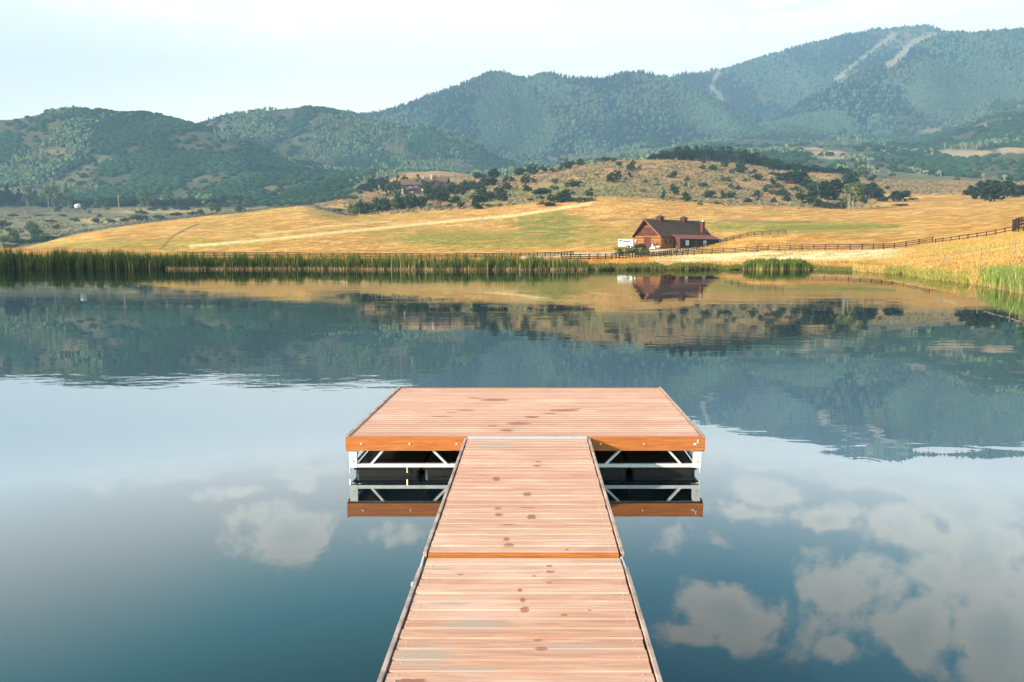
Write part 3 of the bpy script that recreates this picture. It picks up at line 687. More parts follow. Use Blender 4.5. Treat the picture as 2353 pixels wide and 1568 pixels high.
def plank_door(y0, y1, z0, z1):
    m = MB(); n = 8
    for i in range(n):
        k = random.uniform(.9, 1.15); m.box(-.13, -.09, y0 + i * (y1 - y0) / n + .008, y0 + (i + 1) * (y1 - y0) / n - .008, z0, z1, (k, k, k))
    d = m.build('door', M_board, barn)
    t = MB(); t.box(-.155, -.132, y0, y1, z0, z0 + .12).box(-.155, -.132, y0, y1, z1 - .12, z1).box(-.155, -.132, y0, y0 + .12, z0 + .125, z1 - .125).box(-.155, -.132, y1 - .12, y1, z0 + .125, z1 - .125)
    t.bar((-.144, y0 + .2, z0 + .2), (-.144, (y0 + y1) / 2, z1 - .2), .02, .1, up=(1, 0, 0)).bar((-.144, y1 - .2, z0 + .2), (-.144, (y0 + y1) / 2, z1 - .2), .02, .1, up=(1, 0, 0))
    t.build('door_brace', M_board, d).scale = (1, 1, 1)
    return d
plank_door(2.75, 4.95, 0, 2.75)
plank_door(3.15, 4.45, 3.55, 5.0)
for y in (.6, 2.4, 5.4, 7.1):
    MB().box(-.34, -.1, y - .11, y + .11, 3.2, 3.38).build('floodlight', M_dark, barn)
# main roof: two slabs, with the ridge jutting out past the gable
ov, oe, orr = .52, .65, 1.45
for s in (-1, 1):
    ye = BW / 2 + s * (BW / 2 + ov); ze = zroof(0) - ov * (RH - WH) / (BW / 2)
    if s < 0: ye = -ov
    A0 = Vector((-oe, ye, ze + .12)); B0 = Vector((BL + oe, ye, ze + .12)); Cc = Vector((BL + .8, BW / 2, RH + .12)); D0 = Vector((-orr, BW / 2, RH + .12))
    th = Vector((0, 0, -.16))
    ring = [A0, B0, Cc, D0] if s < 0 else [D0, Cc, B0, A0]
    MB().hexa([p + th for p in ring], ring).build('roof', M_shing, barn)
    # pale barge trim along the front rake
    MB().bar(A0 + Vector((-.03, 0, -.10)), D0 + Vector((-.03, 0, -.10)), .05, .2).build('barge_board', M_trim if s < 0 else M_board, barn)
for x in (4.3, 13.3):
    c = tag(MB().box(x - .62, x + .62, BW / 2 - .62, BW / 2 + .62, RH - .5, RH + .55).build('cupola', M_board, barn))
    h = RH + .55; e = .9
    MB().add([(x - e, BW / 2 - e, h), (x + e, BW / 2 - e, h), (x + e, BW / 2 + e, h), (x - e, BW / 2 + e, h), (x - e, BW / 2 - e, h + .08), (x + e, BW / 2 - e, h + .08), (x + e, BW / 2 + e, h + .08), (x - e, BW / 2 + e, h + .08), (x, BW / 2, h + .68)],
             [(3, 2, 1, 0), (0, 1, 5, 4), (1, 2, 6, 5), (2, 3, 7, 6), (3, 0, 4, 7), (4, 5, 8), (5, 6, 8), (6, 7, 8), (7, 4, 8)]).build('roof', M_shing, c)
    lv = MB()
    for i in range(5): lv.box(x - .45, x + .45, BW / 2 - .66, BW / 2 - .625, RH - .2 + i * .14, RH - .12 + i * .14)
    lv.build('louvre', M_dark, c)
ch = MB().box(16.3, 17.05, .35, 1.1, 3.2, 6.55).box(16.24, 17.11, .29, 1.16, 6.35, 6.45).build('chimney', M_brick, barn)
MB().cyl((16.67, .72, 6.55), (16.67, .72, 6.95), .16, n=10).cyl((16.67, .72, 6.95), (16.67, .72, 7.05), .24, .05, n=10).build('chimney_cap', M_white, ch)
# windows of the long side
def window(x, y, z, w, h, pane, parent, fr=M_trim):
    f = MB().box(x - w / 2 - .09, x + w / 2 + .09, y - .05, y, z - h / 2 - .09, z - h / 2).box(x - w / 2 - .09, x + w / 2 + .09, y - .05, y, z + h / 2, z + h / 2 + .09) \
        .box(x - w / 2 - .09, x - w / 2, y - .05, y, z - h / 2, z + h / 2).box(x + w / 2, x + w / 2 + .09, y - .05, y, z - h / 2, z + h / 2).build('window', fr, parent)
    MB().box(x - w / 2, x + w / 2, y - .02, y - .005, z - h / 2, z + h / 2).build('pane', pane, f)
    return f
window(1.7, -.2, 1.7, .9, 1.1, M_glass, barn); window(3.3, -.2, 1.7, .6, 1.1, M_glass, barn)
# lean-to with red metal roof
LX0, LX1, LW = 4.35, 19.6, 2.15
lt = MB().hexa([(LX0, -LW, -.4), (LX1, -LW, -.4), (LX1, -.21, -.4), (LX0, -.21, -.4)], [(LX0, -LW, 2.28), (LX1, -LW, 2.28), (LX1, -.21, 3.05), (LX0, -.21, 3.05)]).build('lean_to', M_board, barn)
MB().box(LX0 + .05, LX1 - .05, -LW - .035, -LW - .001, -.4, 2.2).build('front_shade_sheet', simple('shade_toned_front', (.022, .026, .030), .8, .15, .3, 3), lt)  # shade of the sunless front wall, put in as a near-black sheet
rf = MB(); rf.hexa([(LX0 - .45, -LW - .35, 2.22), (LX1 + .3, -LW - .35, 2.22), (LX1 + .3, .25, 3.24), (LX0 - .45, .25, 3.24)], [(LX0 - .45, -LW - .35, 2.30), (LX1 + .3, -LW - .35, 2.30), (LX1 + .3, .25, 3.36), (LX0 - .45, .25, 3.36)])
for i in range(34):
    x = LX0 - .4 + i * .47; rf.bar((x, -LW - .35, 2.325), (x, .25, 3.385), .04, .05)
rf.build('lean_to_roof', M_redmetal, lt)
for x in (LX0 + 2.6, LX0 + 6.0, LX0 + 9.4): 
    w_ = window(x, -LW - .037, 1.35, .95, .95, M_panereflect if x != LX0 + 6.0 else M_glass, lt, M_white if x != LX0 + 6.0 else M_board)
    MB().box(x - .03, x + .03, -LW - .085, -LW - .07, .9, 1.8).build('glazing_bar', M_dark, w_)
def at_barn(x, y, z=0.0):
    p = barn.matrix_basis @ Vector((x, y, z)) if False else Vector((BX, BY, BZ)) + Vector((ldir.x * x - ldir.y * y, ldir.y * x + ldir.x * y, z)); return p
brz = math.atan2(ldir.y, ldir.x)
# things standing against the gable
wb = tag(empty('wheelbarrow', at_barn(-.9, .0), brz), 'black wheelbarrow with a white tray tipped against the barn corner', 'wheelbarrow')
MB().hexa([(-.3, -.5, .3), (.3, -.5, .3), (.3, .3, .3), (-.3, .3, .3)], [(-.4, -.8, .62), (.4, -.8, .62), (.4, .5, .62), (-.4, .5, .62)]).build('tray', M_white, wb)
MB().cyl((-.05, .75, .2), (.05, .75, .2), .2, n=14).build('wheel', M_dark, wb)
for s in (-1, 1): MB().bar((s * .25, .8, .2), (s * .3, -1.3, .6), .04, .04).build('handle', M_dark, wb)
for s in (-1, 1): MB().bar((s * .28, -.4, .33), (s * .3, -.5, .0), .04, .04).build('leg', M_dark, wb)
tk = tag(empty('mulch_sack', at_barn(-.9, 1.55), brz + .3), 'white sack slumped beside the barn door', 'sack')
MB().hexa([(-.3, -.75, 0), (.3, -.75, 0), (.34, .8, 0), (-.3, .8, 0)], [(-.2, -.5, .42), (.2, -.6, .36), (.22, .1, .72), (-.2, .1, .7)]).build('sack_body', M_white, tk, bevel=.09)
MB().hexa([(-.09, .05, .66), (.09, .05, .66), (.09, .25, .66), (-.09, .25, .66)], [(-.13, .0, 1.0), (.13, .0, 1.0), (.13, .3, 1.0), (-.13, .3, 1.0)]).build('sack_neck', M_white, tk, bevel=.03)
pp = tag(empty('propane_tank', at_barn(-1.0, 7.6), 0), 'small white upright tank at the left corner of the barn', 'tank')
MB().cyl((0, 0, .0), (0, 0, .14), .34, .34, n=16).build('foot_ring', M_dark, pp)
MB().cyl((0, 0, .14), (0, 0, 1.0), .42, .40, n=16).cyl((0, 0, 1.0), (0, 0, 1.2), .40, .2, n=16).build('tank_body', M_white, pp, smooth=True)
MB().cyl((0, 0, 1.2), (0, 0, 1.34), .1, n=10).build('valve_collar', M_white, pp)
mail = tag(empty('wall_lantern', at_barn(-.17, 7.2, 1.55), brz), 'white lantern fixed to the left end of the log gable', 'lantern')
MB().cyl((-.22, 0, 0), (-.22, 0, .5), .2, .16, n=10).cyl((-.22, 0, .5), (-.22, 0, .62), .22, .04, n=10).build('lamp_body', M_white, mail)
MB().box(-.2, .02, -.04, .04, .2, .28).build('bracket', M_dark, mail)
# bare little tree by the barn door
def limb_tree(mb, base, h, r, depth, d, spread=.55):
    end = base + d * h; mb.cyl(base, end, r, r * .62, n=6)
    if depth == 0: return
    for k in range(3):
        nd = (d + Vector((random.uniform(-1, 1), random.uniform(-1, 1), random.uniform(-.1, .5))) * spread).normalized()
        limb_tree(mb, base.lerp(end, random.uniform(.6, 1.0)), h * .62, r * .55, depth - 1, nd, spread)
m = MB(); limb_tree(m, Vector((0, 0, -.1)), 1.15, .09, 3, Vector((0, 0, 1)), .7)
bt = m.build('bare_sapling', M_bark); bt.location = at_barn(-.75, 1.15)
tag(bt, 'bare dark sapling standing against the log wall right of the barn door', 'tree')
# horse trailer
a1, e1 = ray(1420, 572.5); TY = 178.; tx = float(a1) * TY
def ground_empty(name, u, v, rz=0, ymin=40):
    x, y, z = hit(u, v, ymin); return empty(name, (x, y, z), rz)
tr = tag(empty('horse_trailer', (tx, TY, float(tz(tx, TY)) - .02), math.radians(-14)), 'white horse trailer parked left of the barn', 'trailer')
m = MB()
m.hexa([(0, 0, .42), (3.5, 0, .42), (3.5, 1.9, .42), (0, 1.9, .42)], [(0, 0, 2.2), (3.5, 0, 2.12), (3.5, 1.9, 2.12), (0, 1.9, 2.2)])
m.build('trailer_body', M_white, tr, bevel=.12)
MB().box(1.15, 2.9, -.03, .0, 1.55, 1.80).build('vent_slats', M_dark, tr)
MB().box(.18, .98, -.03, .0, 1.76, 2.02).build('front_window', M_glass, tr)
MB().box(1.04, 1.11, -.02, .0, .5, 2.1).build('panel_seam', simple('seam_grey', (.35, .35, .36), .6), tr)
for wx in (2.2, 2.95):
    wl = MB().cyl((wx, -.03, .33), (wx, .2, .33), .33, n=16).build('wheel', M_dark, tr)
    MB().cyl((wx, -.045, .33), (wx, -.03, .33), .16, n=12).build('hub', M_alu, wl)
MB().box(1.8, 3.4, -.06, .0, .62, .72).build('fender', M_alu, tr)
MB().bar((3.4, .95, .4), (4.7, .95, .42), .1, .1).bar((4.65, .95, .4), (4.65, .95, 0.02), .06, .06).build('hitch', M_dark, tr)

# ------------------------------------------------------------------ fences
def fence(label, pts, spacing, h=1.3, rails=3, group='black rail fences round the pasture', name='rail_fence', material=None, w=.14, ymin=60):
    """pts: (u, v_of_base) survey points or (u, None, y)"""
    W = []
    for p in pts:
        if p[1] is None:
            a, _ = ray(p[0], 540); x = float(a) * p[2]; W.append((x, p[2]))
        else:
            x, y, z = hit(p[0], p[1], ymin); W.append((x, y))
    W = np.array(W); sg = np.hypot(*np.diff(W, axis=0).T); cum = np.concatenate([[0], np.cumsum(sg)]); n = max(2, min(98, round(cum[-1] / spacing)))
    s = np.linspace(0, cum[-1], n + 1); X = np.interp(s, cum, W[:, 0]); Y = np.interp(s, cum, W[:, 1])
    # ease the corners of the line
    for _ in range(2):
        X[1:-1] = (X[:-2] + 2 * X[1:-1] + X[2:]) / 4; Y[1:-1] = (Y[:-2] + 2 * Y[1:-1] + Y[2:]) / 4
    Z = tz(X, Y)
    root = tag(empty(name, (X[0], Y[0], Z[0])), label, 'fence', group)
    loc = lambda i, z: Vector((X[i] - X[0], Y[i] - Y[0], Z[i] - Z[0] + z))
    mt = material or M_fence; pw = w
    post0 = None
    for i in range(n + 1):
        if post0 is None:
            post0 = MB().box(-pw / 2, pw / 2, -pw / 2, pw / 2, -.3, h + .06).build('post', mt, root); po = post0
        else:
            po = post0.copy(); link(po, root)
        po.location = loc(i, 0); k = min(i, n - 1); po.rotation_euler = (random.uniform(-.02, .02), random.uniform(-.02, .02), math.atan2(Y[k + 1] - Y[k], X[k + 1] - X[k]))
    for r in range(rails):
        m = MB(); zz = h * (.94 - r * (.62 / max(1, rails - 1)))
        for i in range(n): m.bar(loc(i, zz + random.uniform(-.02, .02)), loc(i + 1, zz + random.uniform(-.02, .02)), .05, w * 1.0)
        m.build('rail', mt, root)
    return root
fence('black rail fence behind the reeds along the far side of the drive', [(420, 590), (700, 592), (900, 593), (1023, 594.5), (1187, 592), (1262, 591), (1317, 587)], 2.0, .85, w=.12)
fence('black rail fence climbing from the shore past the barn over the knoll', [(1290, 600), (1404, 598), (1497, 592), (1557, 582), (1613, 570), (1676, 554.5), (1725, 544), (1775, 540), (1806, 539)], 1.8, 1.0, w=.12)
fence('long black rail fence across the pale grass above the right shore', [(1500, 592), (1601, 585), (1714, 579), (1844, 575), (1993, 574), (2060, 572), (2144, None, 124)], 2.3, 1.0, w=.12)
fence('low rail of the black fence half sunk in grass climbing to the right edge', [(2150, None, 123), (2267, None, 107), (2330, None, 99)], 2.6, .62, rails=2, w=.10)
fence('dark rail fence along the crest of the golden field at left', [(8, 572), (42, 566), (140, 543), (237, 526), (312, 515), (427, 502), (593, 486), (697, 473), (728, 479), (786, 496), (816, 498)], 3.2, 1.5, w=.17, ymin=250)
fence('distant grey rail fence on the far rise at right', [(2042, 424), (2120, 429), (2239, 429)], 3.6, 1.5, w=.2, material=simple('grey_rail', (.16, .13, .10), .9), ymin=300)
fence('dark rail fence of the corner pen at the right edge', [(2326, None, 97.5), (2330, None, 93), (2353, None, 90), (2420, None, 86)], 1.6, 1.5)
fence('tail of dark rail fence rising to the right edge behind the corner pen', [(2326, None, 99), (2345, None, 108), (2400, None, 118)], 2.2, 1.5)
# wire fence down the right bank
wf = tag(empty('wire_fence', (0, 0, 0)), 'thin wire fence with leaning metal posts on the right bank', 'fence')
M_post = simple('weathered_post', (.22, .17, .12), .9); M_rope = simple('pale_wire', (.50, .44, .34), .8)
tops = []
for (zx, zb, zt) in ((1050, 1215, 1165), (1325, 1232, 1110), (1600, 1205, 1060), (1850, 1165, 1020)):
    u = (2372 + zx / 2.4125) / 1.348; vb = (330 + zb / 2.4125) / 1.348; vt = (330 + zt / 2.4125) / 1.348
    x, y, z = hit(u, vb, 30); h = (vb - vt) * y / F; h = max(h, .5)
    MB().cyl((x, y, z - .3), (x + .04, y, z + h), .035, .03, n=6).build('post', M_post, wf); tops.append(Vector((x + .03, y, z + h * .82)))
m = MB(); tops.append(tops[-1] + (tops[-1] - tops[-2]))
for a_, b_ in zip(tops[:-1], tops[1:]): m.bar(a_, b_, .018, .016)
m.build('wire', M_rope, wf)
a_ = tops[0]; x2, y2, _ = hit(2124, 640, 25)
MB().bar(a_ - Vector((0, 0, .2)), Vector((x2, y2, .05)), .05, .05).build('brace', M_post, wf)

# ------------------------------------------------------------------ plants that stand alone: shrubs and trees
def leaf_quads(rg, C0, n, size, flat=.0):
    """n small leaf clumps: points C0 (n,3), random orientation -> verts, quads"""
    nrm = rg.normal(size=(n, 3)); nrm /= np.linalg.norm(nrm, axis=1)[:, None]
    t = np.cross(nrm, rg.normal(size=(n, 3))); t /= np.linalg.norm(t, axis=1)[:, None]; b = np.cross(nrm, t)
    s = size * rg.uniform(.5, 1.3, (n, 1)); s2 = s * rg.uniform(.5, .9, (n, 1))
    V = np.stack([C0 - t * s - b * s2 * .3, C0 + b * s2, C0 + t * s - b * s2 * .2, C0 - b * s2 * .9], 1).reshape(-1, 3)
    return V, np.arange(4 * n).reshape(-1, 4)
def crown_mesh(seed, kind, pal):
    rg = np.random.default_rng(seed); cl = []
    if kind == 'oak':
        lobes = [(math.cos(a) * rr, math.sin(a) * rr, z, r) for a, rr, z, r in zip(rg.uniform(0, 6.28, 5), (.02, .20, .24, .27, .16), rg.uniform(.24, .56, 5) + np.array([.10, 0, -.06, -.1, .12]), rg.uniform(.17, .30, 5))]
        for k in range(34):
            lx, ly, lz, lr = lobes[k % 5]; d = rg.normal(size=3); d /= np.linalg.norm(d); r = rg.uniform(.5, 1.1) * lr
            cl.append((lx + d[0] * r, ly + d[1] * r, max(.10, lz + d[2] * r), rg.uniform(.08, .15)))
    elif kind == 'scrub':
        for k in range(20):
            a = rg.uniform(0, 6.28); r = math.sqrt(rg.uniform(0, 1)) * .42
            cl.append((math.cos(a) * r, math.sin(a) * r, .22 + rg.uniform(0, .55) * (1 - r * 1.3), rg.uniform(.10, .18)))
    elif kind == 'poplar':
        for k in range(30):
            z = rg.uniform(.12, .98); w = .34 * math.sin(min(1, (1.02 - z) * 1.6) * 1.57) ; a = rg.uniform(0, 6.28)
            cl.append((math.cos(a) * w * .8, math.sin(a) * w * .8, z, rg.uniform(.07, .13)))
    elif kind == 'aspen':
        for k in range(26):
            z = rg.uniform(.38, .96); w = .40 * math.sin((z - .3) / .7 * 3.0) ** .5 if z < 1 else .2; a = rg.uniform(0, 6.28); r = rg.uniform(.2, 1)
            cl.append((math.cos(a) * w * r, math.sin(a) * w * r, z, rg.uniform(.09, .15)))
    elif kind == 'vase':
        for k in range(30):
            a = rg.uniform(0, 6.28); r = rg.uniform(.1, 1); cl.append((math.cos(a) * .44 * r, math.sin(a) * .44 * r, .50 + .36 * (1 - r * r) * rg.uniform(.2, 1) + .05 * r, rg.uniform(.09, .14)))
    P_, Cc = [], []
    pal = np.array(pal)
    for (x, y, z, r) in cl:
        n = 46; d = rg.normal(size=(n, 3)); d /= np.linalg.norm(d, axis=1)[:, None]
        q = d * r * rg.uniform(.55, 1.12, (n, 1)); q[:, 2] *= .8
        q = q + np.array([x, y, z]); q[:, 2] = np.maximum(q[:, 2], .02); P_.append(q)
        c = pal[rg.integers(len(pal))] * rg.uniform(.8, 1.25); Cc.append(np.repeat(c[None] * rg.uniform(.75, 1.3, (n, 1)), 4, 0))
    P_ = np.concatenate(P_); V, Q = leaf_quads(rg, P_, len(P_), .050)
    me = np_mesh('crown', V, Q, np.concatenate(Cc)); me.materials.append(M_leaf); return me
def trunk_mesh(seed, kind):
    random.seed(seed); m = MB()
    if kind in ('oak', 'vase', 'scrub'):
        for k in range(5 if kind != 'vase' else 6):
            a = k * 1.25 + random.random(); r = .22 if kind != 'vase' else .30
            p = Vector((math.cos(a) * .03, math.sin(a) * .03, -.06)); q = Vector((math.cos(a) * r * .5, math.sin(a) * r * .5, .28)); e = Vector((math.cos(a) * r, math.sin(a) * r, .62))
            m.cyl(p, q, .022, .015, 6); m.cyl(q, e, .015, .005, 5)
            m.cyl(q, q + Vector((random.uniform(-.12, .12), random.uniform(-.12, .12), .26)), .010, .004, 5)
    else:
        for k in range(1 if kind == 'poplar' else 4):
            x, y = (0, 0) if k == 0 else (random.uniform(-.2, .2), random.uniform(-.2, .2))
            m.cyl((x, y, -.05), (x * 1.2, y * 1.2, .9), .014, .005, 6)
            for j in range(3): z = .4 + j * .15; m.cyl((x, y, z), (x + random.uniform(-.15, .15), y + random.uniform(-.15, .15), z + .14), .007, .003, 5)
    me = bpy.data.meshes.new('trunk'); me.from_pydata(m.v, [], m.f)
    at = me.color_attributes.new('tint', 'FLOAT_COLOR', 'POINT'); at.data.foreach_set('color', np.ones(len(m.v) * 4, np.float32))
    me.materials.append(M_pale if kind == 'aspen' else M_bark); return me
M_pale = simple('pale_bark', (.30, .27, .21), .8, .1, .2)
OAK = [(.040, .062, .024), (.052, .075, .028), (.032, .052, .022), (.065, .085, .032)]
DARK = [(.024, .042, .018), (.034, .055, .022), (.028, .045, .020)]
GREY = [(.10, .105, .055), (.085, .095, .045), (.12, .11, .06), (.06, .075, .032)]
LITE = [(.13, .165, .050), (.10, .14, .042), (.16, .18, .07), (.08, .115, .036)]
protos = {}
for key, kind, pal, n in (('oak', 'oak', OAK, 4), ('dark', 'oak', DARK, 4), ('grey', 'scrub', GREY, 3), ('lite', 'oak', LITE, 3), ('poplar', 'poplar', [(.05, .085, .03), (.075, .11, .035)], 3), ('aspen', 'aspen', LITE, 3), ('vase', 'vase', OAK, 1), ('low', 'scrub', [(.055, .080, .026), (.07, .10, .03)], 3)):
    protos[key] = [(crown_mesh(100 * len(protos) + i, kind, pal), trunk_mesh(100 * len(protos) + i, kind)) for i in range(n)]
random.seed(11)
plants = []
WORD = {'oak': 'green oak shrub', 'dark': 'dark green oak', 'grey': 'grey-green shrub', 'lite': 'light green leafy tree', 'poplar': 'narrow upright tree', 'aspen': 'pale-trunked aspen clump', 'vase': 'vase-shaped tree with a bare forked trunk', 'low': 'low green bush'}
CAT = {'oak': 'shrub', 'dark': 'tree', 'grey': 'shrub', 'lite': 'tree', 'poplar': 'tree', 'aspen': 'tree', 'vase': 'tree', 'low': 'bush'}
NAME = {'oak': 'oak_shrub', 'dark': 'oak_tree', 'grey': 'sage_shrub', 'lite': 'leafy_tree', 'poplar': 'poplar_tree', 'aspen': 'aspen_tree', 'vase': 'hawthorn_tree', 'low': 'low_bush'}
def plant(key, zx, zy, zw, zh, org, sc, group, place, ymin=40, label=None, ymax=780, center=True):
    u = (org[0] + zx / sc) / 1.348; vb = (org[1] + (zy + (zh * .5 if center else 0)) / sc) / 1.348
    x, y, z = hit(u, vb, ymin)
    if y > ymax:                                    # stands on the crest, not on the slope beyond it
        ab, _ = ray(u, vb); ys = YR[(YR > ymin) & (YR < ymax)]; el_ = (tz(float(ab) * ys, ys) - H) / ys
        y = float(ys[np.argmax(el_)]); x = float(ab) * y; z = float(tz(x, y))
    k = 1 / sc / 1.348 * y / F
    w = zw * k * 1.34; h = zh * k * 1.22
    plants.append(dict(key=key, x=x, y=y, z=z, w=w, h=h, u=u, v=vb, group=group, place=place, label=label))
def P3(key, *a, **kw): plant(key, *a, (1600, 330), 2.851, 'shrubs scattered over the brown hill', 'hill', ymin=280, **kw)
def P4(key, *a, **kw): plant(key, *a, (2372, 330), 2.4125, 'oaks and shrubs on the right shoulder of the hill', 'right', ymin=280, **kw)
def P2(key, *a, **kw): plant(key, *a, (800, 330), 2.851, 'trees and shrubs below the house', 'house', ymin=280, **kw)
def P1(key, *a, **kw): plant(key, *a, (0, 330), 2.851, 'shrubs and trees of the left valley', 'left', ymin=200, ymax=1000, **kw)
for a in [(860, 630, 130, 90), (525, 680, 130, 60), (410, 790, 200, 110), (220, 745, 150, 70), (80, 650, 80, 70), (160, 655, 40, 40), (90, 720, 70, 60), (350, 720, 50, 50),
          (640, 775, 60, 50), (655, 735, 40, 40), (1015, 520, 60, 90), (905, 505, 40, 50), (995, 605, 35, 45), (1385, 600, 70, 65), (1495, 685, 30, 45),
          (1650, 690, 70, 50), (1390, 740, 75, 80), (1300, 770, 35, 90), (1490, 795, 90, 80), (1700, 770, 80, 80), (1815, 780, 40, 60), (1900, 780, 80, 60), (1960, 715, 50, 40), (1735, 540, 70, 60),
          (1640, 475, 60, 60), (1850, 505, 60, 60), (1980, 530, 110, 110), (2125, 620, 80, 60), (2260, 670, 50, 60), (2190, 735, 45, 50), (2120, 770, 70, 60), (2040, 830, 70, 50), (2270, 830, 40, 40),
          (470, 510, 110, 80), (565, 490, 80, 60), (30, 570, 90, 80), (140, 565, 100, 80), (240, 550, 60, 60)]: P3('oak', *a)
for a in [(345, 655, 60, 50), (310, 710, 30, 40), (1020, 560, 30, 40), (1080, 540, 30, 25), (1140, 660, 35, 40), (1505, 640, 50, 50), (1545, 715, 30, 30), (1890, 700, 40, 60), (1640, 530, 40, 50), (1895, 570, 45, 60),
          (2100, 570, 30, 50), (2020, 645, 30, 40), (1840, 640, 80, 50), (2125, 815, 40, 30), (2255, 590, 60, 30), (320, 560, 60, 50), (385, 550, 40, 40), (780, 465, 130, 40), (690, 490, 30, 30), (860, 470, 50, 40), (960, 640, 30, 26), (1230, 640, 40, 24), (1240, 690, 36, 22),
          (700, 600, 30, 22), (1120, 745, 40, 20), (1620, 860, 50, 24), (1760, 850, 80, 24)]: P3('grey', *a)
for a in [(560, 820, 80, 60), (270, 860, 140, 40), (640, 820, 120, 30), (210, 800, 60, 40), (130, 820, 60, 30), (300, 800, 60, 46), (490, 820, 60, 40)]: P3('low', *a)
# dark oak belt on the crest
for i in range(46):
    zx = 1190 + i * 24.5; top = np.interp(zx, [1180, 1300, 1400, 1600, 1800, 2000, 2200, 2330], [440, 405, 380, 364, 368, 400, 455, 485]); bot = np.interp(zx, [1180, 1400, 1600, 1800, 2000, 2200, 2330], [468, 470, 472, 482, 508, 528, 545])
    hh = (bot - top) * 1.12 + random.uniform(-6, 8)
    plant('dark', zx + random.uniform(-8, 8), bot + random.uniform(-2, 4), random.uniform(64, 92), hh, (1600, 330), 2.851, 'belt of dark oaks along the hill crest', 'belt', ymin=280, center=False)
for i in range(16):
    zx = 20 + i * 32; top = np.interp(zx, [0, 200, 490], [395, 425, 468]); plant('dark', zx, np.interp(zx, [0, 490], [470, 500]) + random.uniform(-3, 3), random.uniform(54, 74), np.interp(zx, [0, 490], [74, 40]), (2372, 330), 2.4125, 'belt of dark oaks along the hill crest', 'belt', ymin=280, center=False)
for a in [(195, 525, 190, 110), (420, 610, 250, 175), (330, 590, 120, 120), (770, 635, 140, 115), (985, 665, 140, 95), (650, 530, 140, 125), (575, 480, 100, 60), (1555, 645, 115, 95), (1690, 620, 200, 180), (1840, 622, 180, 115), (1780, 600, 120, 130), (510, 650, 100, 100)]: P4('dark', *a)
for a in [(850, 660, 70, 60), (905, 605, 34, 30), (800, 537, 70, 40), (330, 700, 90, 64), (400, 722, 90, 60), (480, 737, 90, 54), (560, 742, 90, 50), (250, 670, 90, 66), (150, 682, 60, 54), (880, 690, 90, 44), (720, 700, 60, 60), (1620, 675, 60, 50), (130, 640, 90, 50), (1500, 640, 50, 50)]: P4('oak', *a)
for a in [(60, 705, 34, 30), (60, 640, 70, 40), (20, 600, 60, 40), (220, 610, 60, 40), (1100, 690, 60, 20), (1010, 735, 90, 20), (90, 590, 60, 50)]: P4('grey', *a)
P4('aspen', 650, 692, 135, 160, label='tall pale-trunked aspen clump at the foot of the dark oaks on the right shoulder')
P4('lite', 715, 482, 84, 84, label='bright yellow-green tree behind the round dark oak on the right shoulder')
# below and round the house
for a in [(930, 890, 90, 120), (1060, 870, 90, 120), (1130, 860, 110, 130), (1260, 850, 100, 110), (1320, 850, 90, 110), (1390, 835, 100, 110), (1440, 830, 90, 110), (1520, 780, 100, 110), (1660, 790, 110, 100), (1640, 740, 110, 90), (1720, 730, 120, 100),
          (1790, 740, 90, 90), (1740, 820, 90, 70), (1830, 700, 100, 90), (1900, 690, 110, 90), (1960, 740, 110, 100), (1920, 810, 120, 90), (1990, 800, 120, 80), (2060, 780, 110, 80), (2150, 800, 120, 80), (2050, 660, 110, 90), (2000, 660, 90, 80), (2200, 700, 70, 80), (2130, 740, 90, 60),
          (2190, 640, 60, 60), (2240, 640, 46, 46), (1590, 740, 90, 80), (1920, 880, 100, 60), (1800, 865, 60, 50), (1450, 880, 40, 40)]: P2('oak', *a)
for a in [(870, 900, 90, 110), (1000, 880, 90, 110), (1200, 865, 100, 110), (830, 900, 70, 90), (1110, 830, 80, 80), (1330, 800, 80, 70)]: P2('lite', *a)
for a in [(2075, 595, 90, 84), (1950, 612, 70, 56), (1180, 700, 80, 110), (1120, 690, 90, 120), (1010, 700, 100, 110), (930, 720, 90, 100), (1060, 640, 90, 80), (1290, 640, 60, 50)]: P2('dark', *a)
for a in [(2040, 875, 60, 30), (2130, 870, 34, 30), (720, 915, 60, 40), (670, 915, 30, 26), (1690, 870, 40, 26), (840, 800, 70, 50), (780, 800, 80, 50), (700, 780, 90, 46), (620, 790, 90, 50), (540, 800, 80, 60), (460, 800, 70, 50), (380, 800, 90, 46), (280, 800, 80, 46), (180, 810, 90, 44), (90, 810, 70, 44)]: P2('grey', *a)
for a in [(1410, 700, 56, 140), (1455, 722, 56, 100), (1485, 730, 46, 110), (1237, 715, 52, 150), (1200, 740, 46, 120), (1290, 745, 34, 60), (1150, 740, 60, 130), (1545, 700, 40, 60)]: P2('poplar', *a)
P2('vase', 1585, 835, 180, 140, label='vase-shaped tree with bare forked trunk standing alone in the golden grass below the house')
# left valley
for a in [(290, 1090, 130, 150), (140, 1140, 110, 130), (30, 1170, 90, 100), (1915, 895, 80, 90), (2120, 895, 90, 60)]: P1('lite', *a)
for a in [(390, 1150, 150, 80), (1110, 1000, 80, 40), (1560, 950, 90, 40), (970, 1005, 80, 46), (860, 1005, 70, 56), (20, 1040, 120, 90), (200, 1190, 120, 50), (330, 1180, 140, 50), (1400, 975, 90, 50), (1700, 940, 70, 40), (745, 905, 35, 30), (950, 900, 34, 32), (510, 1060, 60, 50), (505, 908, 40, 50), (90, 1090, 70, 50)]: P1('low', *a)
for a in [(1240, 980, 160, 60), (1770, 932, 60, 60), (880, 962, 40, 40), (790, 930, 30, 30), (740, 1050, 30, 20), (1600, 890, 120, 50), (1450, 900, 90, 40), (660, 1000, 70, 40), (1350, 900, 70, 36), (2000, 870, 80, 40), (2200, 870, 80, 40), (1250, 930, 90, 40), (560, 960, 60, 26), (350, 960, 70, 24), (120, 960, 70, 24), (450, 1010, 90, 24)]: P1('grey', *a)
